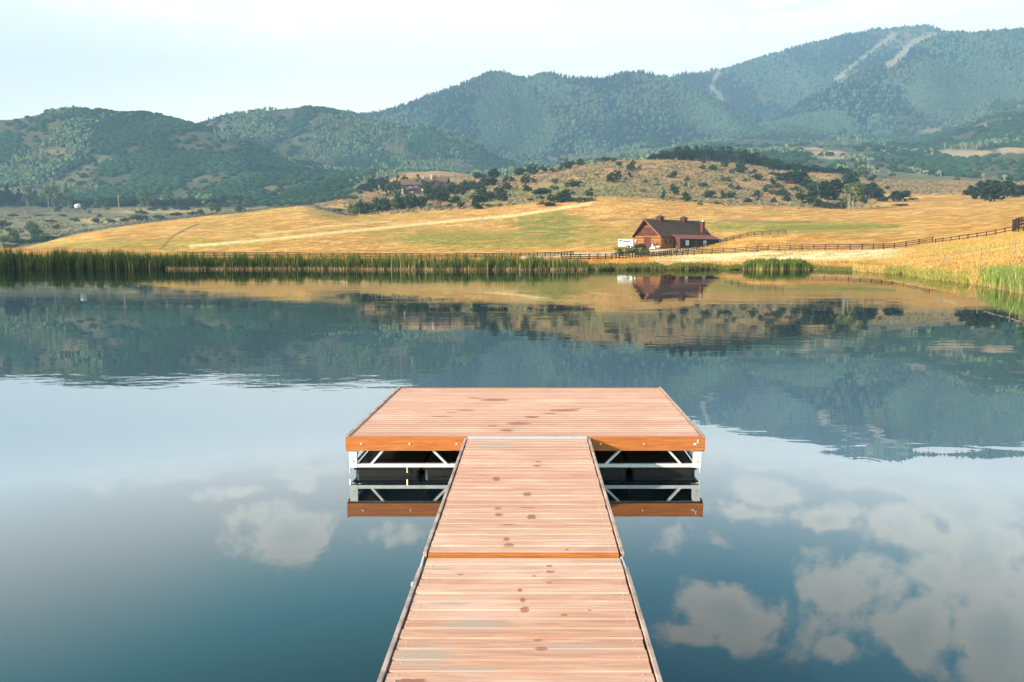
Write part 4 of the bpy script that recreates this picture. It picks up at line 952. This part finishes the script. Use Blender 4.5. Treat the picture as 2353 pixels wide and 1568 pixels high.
for a in [(60, 790, 70, 190), (10, 800, 60, 190), (110, 800, 60, 170), (160, 810, 60, 150)]: P1('dark', *a)
for a in [(250, 820, 110, 150), (460, 820, 110, 150), (520, 830, 70, 130), (610, 830, 80, 150), (310, 850, 60, 90)]: P1('aspen', *a)
for i in range(34): P1(random.choice(['dark', 'oak', 'oak', 'aspen']), 680 + i * 46 + random.uniform(-14, 14), 846 + random.uniform(-12, 10) - max(0, i - 22) * 3, random.uniform(70, 130), random.uniform(50, 96))
# willow bushes before the barn yard
for a in [(130, 930, 190, 110), (300, 925, 200, 130), (450, 930, 190, 120), (600, 930, 190, 130), (690, 940, 110, 100)]:
    plant('lite', a[0], a[1] - 20, a[2], a[3] * 1.35, (1900, 640), 6.536, 'willow bushes before the barn yard', 'yard', ymin=60)
# conifer bough entering at the right edge
ORD = ['first', 'second', 'third', 'fourth', 'fifth', 'sixth', 'seventh', 'eighth', 'ninth', 'tenth', 'eleventh', 'twelfth', 'thirteenth', 'fourteenth', 'fifteenth', 'sixteenth', 'seventeenth', 'eighteenth', 'nineteenth', 'twentieth']
def ordinal(i):
    if i < 20: return ORD[i]
    t_ = {2: 'twenty', 3: 'thirty', 4: 'forty', 5: 'fifty', 6: 'sixty'}[(i + 1) // 10]
    return (t_[:-1] + 'ieth') if (i + 1) % 10 == 0 else t_ + '-' + ORD[(i + 1) % 10 - 1]
def where(p):
    u, v = p['u'], p['v']
    if p['place'] == 'hill':
        a = 'left of the barn' if u < 1440 else 'above the barn' if u < 1610 else 'right of the barn'
        b = 'on the crest' if v < 402 else 'halfway up the hill' if v < 445 else 'at the hill foot'
        return f'{b}, {a}'
    if p['place'] == 'belt': return 'in the crest belt'
    if p['place'] == 'right': return 'at the far right field edge' if u > 2200 else 'low on the right shoulder' if v > 448 else 'high on the right shoulder'
    if p['place'] == 'house': return 'behind the field fence' if u < 740 else 'edging the golden field' if (v > 478 and u < 1100) else 'beside the timber house' if u < 1060 and v < 462 else 'between house and brown hill'
    if p['place'] == 'yard': return 'before the barn'
    return 'under the left hill' if v < 482 else 'on the left valley flat' if v < 520 else 'behind the leftmost reeds'
cells = {}
for p in plants: cells.setdefault((WORD[p['key']], where(p)), []).append(p)
for (wd, wh), ps in cells.items():
    ps.sort(key=lambda q: q['u'])
    for i, p in enumerate(ps):
        if p['label']: continue
        p['label'] = f'{wd} {wh}' if len(ps) == 1 else f'{ordinal(i)} {wd} from the left {wh}'
for i, p in enumerate(plants):
    cm, tm = protos[p['key']][i % len(protos[p['key']])]
    o = empty(NAME[p['key']], (p['x'], p['y'], p['z'] - .03 * p['h']), random.uniform(0, 6.28))
    o.scale = (p['w'], p['w'] * random.uniform(.85, 1.15), p['h'])
    tag(o, p['label'], CAT[p['key']], p['group'])
    c = link(bpy.data.objects.new('crown', cm), o); t_ = link(bpy.data.objects.new('trunk', tm), o)

# ------------------------------------------------------------------ far woods, each one mass
import bmesh
def ico(sub):
    bm = bmesh.new(); bmesh.ops.create_icosphere(bm, subdivisions=sub, radius=1.0)
    V = np.array([v.co[:] for v in bm.verts]); Fx = np.array([[v.index for v in f.verts] for f in bm.faces]); bm.free(); return V, Fx
I1, I2 = ico(1), ico(2)
def stamp(T, pos, sc, rg, jit, col, cj=.12):
    """copies of template T=(V,F) at pos (n,3), sc (n,3), radial jitter, per-copy colour -> V,F,C"""
    V0, F0 = T; n = len(pos); nv = len(V0)
    a = rg.uniform(0, 6.28, n); ca, sa_ = np.cos(a)[:, None], np.sin(a)[:, None]
    V = np.repeat(V0[None], n, 0) * rg.uniform(1 - jit, 1 + jit, (n, nv, 1))
    X = V[..., 0] * ca - V[..., 1] * sa_; Y = V[..., 0] * sa_ + V[..., 1] * ca
    V = np.stack([X, Y, V[..., 2]], -1) * sc[:, None, :] + pos[:, None, :]
    Fx = (F0[None] + (np.arange(n) * nv)[:, None, None]).reshape(-1, F0.shape[1])
    Cc = (col[:, None, :] * rg.uniform(1 - cj, 1 + cj, (n, nv, 1))).reshape(-1, 3)
    return V.reshape(-1, 3), Fx, Cc
def merge(parts):
    V, Fs, Cc, o = [], [], [], 0
    for v, f, c in parts: V.append(v); Fs.append(f + o); Cc.append(c); o += len(v)
    return np.concatenate(V), Fs, np.concatenate(Cc)
# area of each ground cell as it faces the pond
dU = np.abs(np.gradient(UU, axis=0)); dV = np.gradient(VV, axis=1)
wt = dU * np.clip(-dV, .0, None) + dU * .05
inframe = (UU > -170) & (UU < 2520)
bare = np.clip(meadow + ski * 1.3 + ell(1005, 400, 92, 11, .3, .3) * (YY > 650) * (YY < 1050) * 2 + (ell(115, 350, 60, 14, n=1.2) * .9 + ell(20, 440, 70, 12) * .9 + ell(205, 345, 18, 6) + ell(920, 345, 60, 16, n=1.4) * .7 + ell(1060, 372, 60, 12) * .7) * (YY > 800), 0, 1)
def scatter(mask, n, rg):
    w = (wt * mask * inframe).ravel(); cdf = np.cumsum(w); k = np.searchsorted(cdf, rg.random(n) * cdf[-1])
    i, j = k // NR, k % NR; a = A[i] + rg.uniform(-.5, .5, n) * (A[1] - A[0]); y = YR[j] * (YR[1] / YR[0]) ** rg.uniform(-.5, .5, n)
    x = a * y; return x, y, tz(x, y), i, j
clump = fbm(XX / 70, YY / 130, 4); asp = fbm(XX / 120 + 40, YY / 200 + 11, 4)
aspm = sstep(asp, .50, .60)
# --- nearer hills: oak brush and aspen stands
zone = sstep(YY, 800, 900) * (YY < 2380)
rg = np.random.default_rng(21)
x, y, z, i, j = scatter(zone * (1 - bare) * (.04 + sstep(clump, .44, .56)) * (1 - .75 * aspm), 17000, rg)
s = rg.uniform(2.0, 6.2, len(x)) * np.interp(y, [850, 2300], [.8, 1.35]); c = np.array([(.022, .050, .024)]) * rg.uniform(.8, 1.25, (len(x), 1)) * (.55 + 1.0 * vn(x / 55, y / 90))[:, None] + rg.uniform(0, .008, (len(x), 1)) * np.array([1, .6, 0])
oakp = [stamp(I2, np.stack([x, y, z + s * .35], 1), np.stack([s * 1.25, s * 1.25, s * .85], 1), rg, .20, c, .25)]
V, Fs, Cc = merge(oakp); tag(np_obj('oak_brush', V, Fs, M_far, col=Cc), 'dense dark oak brush covering the left hills and right foothills', 'woodland', kind='stuff')
x, y, z, i, j = scatter(zone * (1 - bare) * aspm * (.3 + sstep(clump, .3, .6)), 6500, rg)
s = rg.uniform(1.9, 3.4, len(x)) * np.interp(y, [850, 2300], [.8, 1.3]); hgt = s * rg.uniform(2.0, 3.0, len(x))
c = np.array([(.115, .165, .065)]) * rg.uniform(.6, 1.35, (len(x), 1)) + rg.uniform(0, .03, (len(x), 1)) * np.array([1, .7, .2])
def trunks(x, y, z, h, r, rg):
    n = len(x); ang = rg.uniform(0, 3.14, n); parts = []
    for dd in (0, math.pi / 2):
        cx_, sx_ = np.cos(ang + dd) * r, np.sin(ang + dd) * r; lx = rg.uniform(-.06, .06, n) * h
        V = np.stack([np.stack([x - cx_, y - sx_, z - .5], 1), np.stack([x + cx_, y + sx_, z - .5], 1), np.stack([x + lx + cx_ * .5, y + sx_ * .5, z + h], 1), np.stack([x + lx - cx_ * .5, y - sx_ * .5, z + h], 1)], 1)
        k = rg.uniform(.22, .50, (n, 1, 1)); Cc = np.broadcast_to(np.array([1, .95, .82]) * k, (n, 4, 3))
        parts.append((V.reshape(-1, 3), np.arange(4 * n).reshape(-1, 4), Cc.reshape(-1, 3)))
    return parts
tk_ = rg.random(len(x)) < .8
V, Fs, Cc = merge([stamp(I1, np.stack([x, y, z + hgt * .72], 1), np.stack([s, s, hgt * .42], 1), rg, .25, c, .25)] + trunks(x[tk_] + rg.uniform(-2, 2, tk_.sum()), y[tk_] - 2.5, z[tk_], hgt[tk_] * .9, .42 * np.interp(y[tk_], [850, 2300], [.8, 1.4]), rg))
tag(np_obj('aspen_grove', V, Fs, M_far, col=Cc), 'pale green aspen stands with white trunks on the left hills', 'woodland', kind='stuff')
# --- the mountains: conifers, aspens and their bare pale trunks
def cone(n=7):
    V = []; Fx = []
    for (r, z) in ((1.0, .12), (.62, .48)): V += [(math.cos(k * 6.283 / n) * r, math.sin(k * 6.283 / n) * r, z) for k in range(n)]
    V += [(0, 0, .62), (0, 0, 1.0)]
    for k in range(n): Fx.append((k, (k + 1) % n, 2 * n)); Fx.append((n + k, n + (k + 1) % n, 2 * n + 1))
    return np.array(V, float), np.array(Fx)
CONE = cone()
mz = sstep(YY, 2250, 2400) * (YY < 4400)
clump2 = fbm(XX / 170 + 5, YY / 260, 5); asp2 = sstep(fbm(XX / 230 + 60, YY / 420 + 31, 5), .47, .60)
hi = sstep(TZ, 380, 700)
x, y, z, i, j = scatter(mz * (1 - bare) * (.08 + sstep(clump2, .42, .56)) * (1 - .85 * asp2 * (1 - hi)), 26000, rg)
s = rg.uniform(3.0, 6.0, len(x)); hh = s * rg.uniform(2.2, 3.6, len(x))
c = np.array([(.012, .028, .034)]) * rg.uniform(.85, 1.2, (len(x), 1)) * (.6 + .9 * vn(x / 140, y / 240))[:, None]
parts = [stamp(CONE, np.stack([x, y, z - 1], 1), np.stack([s, s, hh], 1), rg, .12, c, .15)]
V, Fs, Cc = merge(parts); tag(np_obj('conifer_forest', V, Fs, M_far, col=Cc), 'dark conifer forest on the hazy mountain ridges', 'forest', kind='stuff')
x, y, z, i, j = scatter(mz * (1 - bare) * (.10 + asp2) * (1 - .6 * hi), 24000, rg)
s = rg.uniform(4.5, 8.5, len(x)); c = np.array([(.062, .102, .062)]) * rg.uniform(.8, 1.2, (len(x), 1)) * (.6 + .8 * vn(x / 110 + 9, y / 200))[:, None] + rg.uniform(0, .012, (len(x), 1)) * np.array([1, .7, .3])
tk_ = rg.random(len(x)) < .42 * sstep(vn(x / 60 + 3, y / 110), .5, .75)
V, Fs, Cc = merge([stamp(I1, np.stack([x, y, z + s * .9], 1), np.stack([s, s, s * 1.1], 1), rg, .22, c, .2)] + trunks(x[tk_], y[tk_] - 7, z[tk_], s[tk_] * 1.8, .75, rg))
tag(np_obj('aspen_forest', V, Fs, M_far, col=Cc), 'pale aspen forest with white trunks on the lower mountain slopes', 'forest', kind='stuff')
# conifer tops standing on the skylines
def skyline(pts, n, lo, hi_, name, label, col=(.028, .048, .030)):
    a_, e_ = line(pts); us = rg.uniform(a_[0], a_[-1], n); yy_ = np.interp(us, A, A) * 0
    V = []
    for q in us:
        k = int(np.clip((q - A[0]) / (A[1] - A[0]), 0, NC - 1)); js = np.where((YR > lo) & (YR < hi_))[0]; jj = js[np.argmax(EL[k, js])]; jj = jj - rg.integers(0, 3)
        V.append((q * YR[jj], YR[jj], float(tz(q * YR[jj], YR[jj])) - 1))
    V = np.array(V); s = rg.uniform(2.6, 5.0, n) * lo / 2600; hh = s * rg.uniform(2.4, 4.6, n); c = np.array([col]) * rg.uniform(.7, 1.3, (n, 1))
    Vv, Fs, Cc = merge([stamp(CONE, V, np.stack([s, s, hh], 1), rg, .12, c, .1)]); tag(np_obj(name, Vv, Fs, M_far, col=Cc), label, 'forest', kind='stuff')
skyline([(1545, 180), (2353, 80)], 900, 2600, 4200, 'ridge_conifers', 'row of conifer tops along the skyline of the highest ridge')
skyline([(830, 272), (1560, 180)], 420, 2500, 3400, 'ridge_conifers', 'conifer tops along the skyline of the middle mountain')
skyline([(470, 290), (560, 270)], 60, 1750, 2300, 'ridge_conifers', 'small conifers on the saddle between the two left hills')
# --- sagebrush on the brown hill and the valley flat
rg = np.random.default_rng(5)
brm = br * (fbm(XX / 10, YY / 14, 3) > .42)
x, y, z, i, j = scatter(brm + vl * (YY < 860) * .8 * (fbm(XX / 16, YY / 20, 3) > .5), 15000, rg)
s = rg.uniform(.35, 1.0, len(x)); c = np.array([(.165, .145, .080)]) * rg.uniform(.55, 1.25, (len(x), 1)) + rg.uniform(0, .03, (len(x), 1)) * np.array([1, .6, 0])
V, Fs, Cc = merge([stamp(I1, np.stack([x, y, z + s * .2], 1), np.stack([s * 1.3, s * 1.3, s * .7], 1), rg, .25, c, .2)])
tag(np_obj('sagebrush', V, Fs, M_far, col=Cc), 'low grey-green sagebrush dotting the brown hill and valley flat', 'brush', kind='stuff')

# ------------------------------------------------------------------ reeds and grasses
def blades(x, y, z, h, w, lean, cb, ct, rg, mid=.55):
    n = len(x); a = rg.uniform(0, 6.28, n); la = rg.uniform(0, 6.28, n)
    cx_, sx_ = np.cos(a) * w, np.sin(a) * w; lx, ly = np.cos(la) * lean * h, np.sin(la) * lean * h
    B = np.stack([x, y, z], 1); W_ = np.stack([cx_, sx_, 0 * w], 1); M_ = B + np.stack([lx * .3, ly * .3, h * mid], 1); T_ = B + np.stack([lx, ly, h], 1)
    V = np.stack([B - W_, B + W_, M_ + W_ * .8, M_ - W_ * .8, T_], 1)
    k = rg.uniform(.35, 1.5, (n, 1)); cb = cb * k; ct = ct * k; cm_ = cb * .25 + ct * .75
    Cc = np.stack([cb, cb, cm_, cm_, ct], 1).reshape(-1, 3); b = np.arange(n)[:, None] * 5
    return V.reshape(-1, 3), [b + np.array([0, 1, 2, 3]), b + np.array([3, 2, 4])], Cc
def blade_obj(name, label, cat, arr, kind='stuff'):
    V, Fs, Cc = arr; o = np_obj(name, V, Fs, M_blade, col=Cc); tag(o, label, cat, kind=kind); return o
def shore_pts(u0, u1, n, o0, o1, rg, pw=1.0):
    a0_, _ = ray(u0, 620); a1_, _ = ray(u1, 620); a = rg.uniform(float(a0_), float(a1_), n); ys = np.interp(a, A, YS) + o0 + (o1 - o0) * rg.random(n) ** pw
    x = a * ys; return x, ys, np.maximum(tz(x, ys), 0) - .08, unray(a, np.zeros(n))[0]
rg = np.random.default_rng(9)
x, y, z, u = shore_pts(-420, 1352, 52000, -.9, 3.2, rg)
hb = np.interp(u, [-300, 0, 250, 500, 640, 1000, 1300, 1352], [2.15, 2.1, 2.0, 1.62, 1.56, 1.5, 1.4, .9]) * (.70 + .28 * vn(u / 16, u * 0 + 3) + .34 * vn(u / 4.5, y / 2)) 
keep = rg.random(len(x)) < np.interp(u, [0, 600, 700, 1300], [1, .95, .75, .6]) * (.45 + .75 * vn(u / 9, u * 0 + 8))
x, y, z, u, hb = [q[keep] for q in (x, y, z, u, hb)]; n = len(x)
hb = hb * rg.uniform(.45, 1.15, n)
dry = (rg.random(n) < np.interp(u, [0, 600, 1300], [.02, .07, .16]))[:, None]
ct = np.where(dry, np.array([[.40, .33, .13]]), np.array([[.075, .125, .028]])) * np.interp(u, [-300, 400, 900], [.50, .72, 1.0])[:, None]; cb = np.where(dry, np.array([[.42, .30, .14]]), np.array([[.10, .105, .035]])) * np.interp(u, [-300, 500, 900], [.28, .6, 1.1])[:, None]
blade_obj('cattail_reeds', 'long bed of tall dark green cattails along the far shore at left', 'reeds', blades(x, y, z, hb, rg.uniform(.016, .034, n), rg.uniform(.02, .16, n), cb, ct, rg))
# dry straw at the feet of the cattails
x, y, z, u = shore_pts(380, 1352, 9000, -1.0, .4, rg); n = len(x)
blade_obj('dry_reed_stems', 'short tan dead reed stems at the foot of the cattails', 'reeds', blades(x, y, z, rg.uniform(.18, .55, n), rg.uniform(.014, .03, n), rg.uniform(.1, .5, n), np.array([[.40, .27, .13]] * n), np.array([[.48, .34, .18]] * n), rg))
# sedges on the middle shore
x, y, z, u = shore_pts(1340, 2020, 26000, -.3, 2.4, rg, 1.4); n = len(x); k = .35 + .9 * vn(u / 26, u * 0 + 2)
blade_obj('shore_sedge', 'low olive sedge edging the shore below the barn', 'sedge', blades(x, y, z, .62 * k * rg.uniform(.4, 1.0, n) * np.interp(u, [1350, 1500, 1700, 1720, 1930, 2020], [1.2, 1.15, .9, .5, .45, .12]), rg.uniform(.02, .04, n), rg.uniform(.1, .5, n), np.array([[.16, .13, .045]] * n), np.array([[.21, .215, .06]] * n), rg))
x, y, z, u = shore_pts(1708, 1862, 9000, -.9, 1.8, rg); n = len(x); e = np.clip(np.minimum(u - 1704, 1866 - u) / 22, .3, 1) ** .5 * (.62 + .25 * vn(u / 11, y / 2) + .28 * vn(u / 3.5, y))
blade_obj('cattail_reeds', 'separate clump of green cattails on the right of the far shore', 'reeds', blades(x, y, z, 1.3 * e * rg.uniform(.6, 1.05, n), rg.uniform(.018, .034, n), rg.uniform(.02, .15, n), np.array([[.42, .33, .12]] * n), np.array([[.11, .18, .035]] * n), rg))
# right bank: tall grass at the water, golden grass above
x, y, z, u = shore_pts(2225, 2500, 16000, -.4, 3.4, rg); keep = rg.random(len(x)) < np.interp(u, [2240, 2275, 2300], [.02, .3, 1]); x, y, z, u = x[keep], y[keep], z[keep], u[keep]; n = len(x)
dry = (rg.random(n) < .16)[:, None]
blade_obj('cattail_reeds', 'bright green cattails with pale dead stems at the right edge', 'reeds', blades(x, y, z, rg.uniform(.55, 1.05, n) * np.interp(u, [2225, 2275, 2300], [.5, .8, 1.0]), rg.uniform(.008, .018, n), rg.uniform(.02, .2, n), np.array([[.40, .32, .13]] * n), np.where(dry, np.array([[.62, .52, .28]]), np.array([[.17, .28, .05]])), rg))
x, y, z, u = shore_pts(1960, 2500, 30000, -.15, 2.6, rg, 1.5); n = len(x)
g_ = (vn(u / 22, y / 3) > .42)[:, None]
blade_obj('shore_grass', 'yellow-green grass along the waterline of the right bank', 'grass', blades(x, y, z, rg.uniform(.15, .55, n) * (.5 + .8 * vn(u / 12, y * 0)), rg.uniform(.010, .022, n), rg.uniform(.1, .5, n), np.where(g_, [[.34, .27, .08]], [[.42, .29, .10]]), np.where(g_, [[.38, .36, .09]], [[.62, .44, .15]]), rg))
# golden meadow grass on the bank and field foot
def field_grass(u0, u1, y0, y1, n, h, w, rg, far_fade=True):
    a0_, _ = ray(u0, 600); a1_, _ = ray(u1, 600); a = rg.uniform(float(a0_), float(a1_), n); y = y0 * (y1 / y0) ** rg.random(n); x = a * y
    ok = y > np.interp(a, A, YS) + 1.2; x, y, a = x[ok], y[ok], a[ok]; z = tz(x, y) - .05
    fa = np.clip((a - A[0]) / (A[1] - A[0]), 0, NC - 1).astype(int); fr = np.clip(np.log(y / YR[0]) / math.log(YR[1] / YR[0]), 0, NR - 1).astype(int)
    c = C[fa, fr] * .95; hh = h * rg.uniform(.4, 1.2, len(x)) * (.4 + vn(x / 2, y / 2)); return blades(x, y, z, hh, w * rg.uniform(.6, 1.4, len(x)), rg.uniform(.1, .5, len(x)), c * .85, np.minimum(c * 1.12 + .02, .9), rg)
blade_obj('meadow_grass', 'long golden dry grass on the right bank above the water', 'grass', field_grass(1900, 2480, 42, 125, 90000, .27, .014, rg))
blade_obj('meadow_grass', 'short golden dry grass between the far shore and the fences', 'grass', field_grass(-150, 1950, 93, 175, 90000, .32, .03, rg))

# ------------------------------------------------------------------ timber house behind the shrubs
hx, hy, hz_ = hit(918, 447, 280)
hs = hy / F * math.cos(.05)                       # metres per survey unit at the house
hb_ = tag(empty('timber_house', (hx, hy, hz_), math.radians(-8)), 'large dark timber house with brown roofs among trees below the left hill', 'house')
M_hwall = simple('dark_house_boards', (.045, .032, .025), .8, .2, .3, 1); M_hroof = simple('brown_house_roof', (.13, .078, .052), .8, .15, .15, 1); M_stone = simple('pale_stone', (.42, .35, .27), .9, .1, .3, 1)
def gab(x0, x1, y0, y1, z0, ze, zr, axis, rname='roof'):
    """block with a gable roof, ridge along axis"""
    w = MB().box(x0, x1, y0, y1, z0 - 2, ze)
    if axis == 'x':
        ym = (y0 + y1) / 2
        w.add([(x0, y0, ze), (x0, y1, ze), (x0, ym, zr), (x1, y0, ze), (x1, y1, ze), (x1, ym, zr)], [(0, 2, 1), (3, 4, 5)])
    else:
        xm = (x0 + x1) / 2
        w.add([(x0, y0, ze), (x1, y0, ze), (xm, y0, zr), (x0, y1, ze), (x1, y1, ze), (xm, y1, zr)], [(0, 1, 2), (3, 5, 4)])
    w.build('wall', M_hwall, hb_)
    o = 1.1; t_ = .35
    for s_ in (0, 1):
        if axis == 'x':
            ym = (y0 + y1) / 2; ye = (y0 - o) if s_ == 0 else (y1 + o); zz = ze - o * (zr - ze) / ((y1 - y0) / 2)
            R = [Vector((x0 - o, ye, zz + .05)), Vector((x1 + o, ye, zz + .05)), Vector((x1 + o, ym, zr + .05)), Vector((x0 - o, ym, zr + .05))]
        else:
            xm = (x0 + x1) / 2; xe = (x0 - o) if s_ == 0 else (x1 + o); zz = ze - o * (zr - ze) / ((x1 - x0) / 2)
            R = [Vector((xe, y1 + o, zz + .05)), Vector((xe, y0 - o, zz + .05)), Vector((xm, y0 - o, zr + .05)), Vector((xm, y1 + o, zr + .05))]
        if s_: R = R[::-1]
        MB().hexa(R, [p + Vector((0, 0, t_)) for p in R]).build(rname, M_hroof, hb_)
k = hs
gab(2 * k, 50 * k, 0, 10, 0, 23 * k, 34 * k, 'x')
gab(36 * k, 100 * k, 12, 22, 4, 31 * k, 41 * k, 'x')
gab(70 * k, 90 * k, 3, 14, 0, 22 * k, 32 * k, 'y')
gab(92 * k, 110 * k, -2, 10, 0, 18 * k, 27 * k, 'y')
gab(114 * k, 128 * k, 2, 12, 0, 19 * k, 27 * k, 'y')
MB().box(48 * k, 53 * k, 5, 7.4, 0, 41 * k).build('chimney', M_stone, hb_); MB().box(61 * k, 66 * k, 14, 16, 8, 48 * k).build('chimney', M_stone, hb_)
for (x_, z_, w_, h_) in ((36, 17, 3.4, 4), (41, 17, 3.4, 4), (12, 17, 2.6, 4), (25, 16, 8, 3.4), (12, 5, 4, 4.6), (30, 5, 6, 5)):
    f_ = MB().box((x_ - w_ / 2) * k, (x_ + w_ / 2) * k, -.12, -.02, (z_ - h_ / 2) * k, (z_ + h_ / 2) * k).build('window', M_hroof, hb_)
    MB().box((x_ - w_ / 2 + .4) * k, (x_ + w_ / 2 - .4) * k, -.2, -.13, (z_ - h_ / 2 + .4) * k, (z_ + h_ / 2 - .4) * k).build('pane', simple('sky_lit_pane', (.16, .20, .24), .15, .6), f_)
MB().box(16 * k, 34 * k, -2.4, 0, 11 * k, 11.8 * k).box(16 * k, 34 * k, -2.4, -2.25, 11.8 * k, 14.2 * k).build('balcony', M_hroof, hb_)
for x_ in (8, 54): MB().box((x_ - 2) * k, (x_ + 2) * k, -1.2, -.02, -1, 12 * k).build('stone_pier', M_stone, hb_)
# poles and the small white thing at the foot of the left hill
def pole(zx, zt, zb, w, label, arm=True):
    u = (zx / 2.851) / 1.348; vb = (330 + zb / 2.851) / 1.348; vt = (330 + zt / 2.851) / 1.348; x, y, z = hit(u, vb, 200); h = (vb - vt) * y / F
    o = tag(empty('utility_pole', (x, y, z)), label, 'pole', 'utility poles of the left valley')
    mt = simple('pole_wood', (.30, .22, .15), .9)
    MB().cyl((0, 0, -.5), (0, 0, h), w, w * .75, n=8).build('pole_shaft', mt, o)
    if arm: MB().box(-w * 5, w * 5, -.1, .1, h * .88, h * .88 + .3).build('cross_arm', mt, o)
pole(1053, 782, 928, .55, 'tall pale utility pole before the aspens at the foot of the left hill')
pole(1320, 925, 998, .35, 'short dark utility pole beside the fence of the golden field', False)
pole(220, 900, 965, .35, 'short dark utility pole on the left valley flat', False)
x, y, z = hit((688 / 2.851) / 1.348, (330 + 905 / 2.851) / 1.348, 300)
wt_ = tag(empty('white_tank', (x, y, z)), 'small white rounded tank at the roadside under the left hill', 'tank')
MB().cyl((-2.2, 0, 2.2), (2.2, 0, 3.4), 2.4, 2.4, n=16).build('tank_shell', M_white, wt_, smooth=True)
for s_ in (-1.3, 1.3): MB().box(s_ - .2, s_ + .2, -1.8, 1.8, -.3, 1.2).build('tank_cradle', M_dark, wt_)
# conifer at the right edge: its boughs reach into view
cx_, cy_ = 2400, 74
a_, _ = ray(2392, 560); yc = 62.; xc = float(a_) * yc; zc = float(tz(xc, yc))
ct_ = tag(empty('young_spruce', (xc, yc, zc)), 'young spruce cut by the right edge of the picture', 'tree')
MB().cyl((0, 0, -.2), (0, 0, 4.1), .09, .02, n=8).build('trunk', M_bark, ct_)
rg = np.random.default_rng(77); pts = []
for b in range(74):
    zz = rg.uniform(.9, 4.0); L = (4.3 - zz) * .42 + .15; a = rg.uniform(0, 6.28)
    for q in np.linspace(.12, 1, 26):
        for _ in range(3): pts.append((math.cos(a) * L * q + rg.normal() * .05, math.sin(a) * L * q + rg.normal() * .05, zz - .10 * q * L + rg.normal() * .03))
V, Q = leaf_quads(rg, np.array(pts), len(pts), .05); V[:, 2] = V[:, 2]
np_obj('crown', V, Q, M_leaf, ct_, col=np.repeat(np.array([(.05, .085, .025)]) * rg.uniform(.6, 1.5, (len(pts), 1)), 4, 0))

# ------------------------------------------------------------------ summer haze in the air
def haze_box():
    top = float(TZ.max()) + 40
    m = MB().box(-7500, 7500, -90, 5950, -3.0, top)
    mt = bpy.data.materials.new('haze_air'); mt.use_nodes = True; t = NT(mt.node_tree)
    v = t.n('ShaderNodeVolumePrincipled', {'Color': (.42, .72, 1.0, 1), 'Density': HAZE, 'Anisotropy': 0.0})
    t.n('ShaderNodeOutputMaterial', {'Volume': v.outputs[0]})
    tag(m.build('haze', mt), 'pale blue summer haze filling the valley air', 'haze', kind='stuff')
HAZE = 0.00020
haze_box()
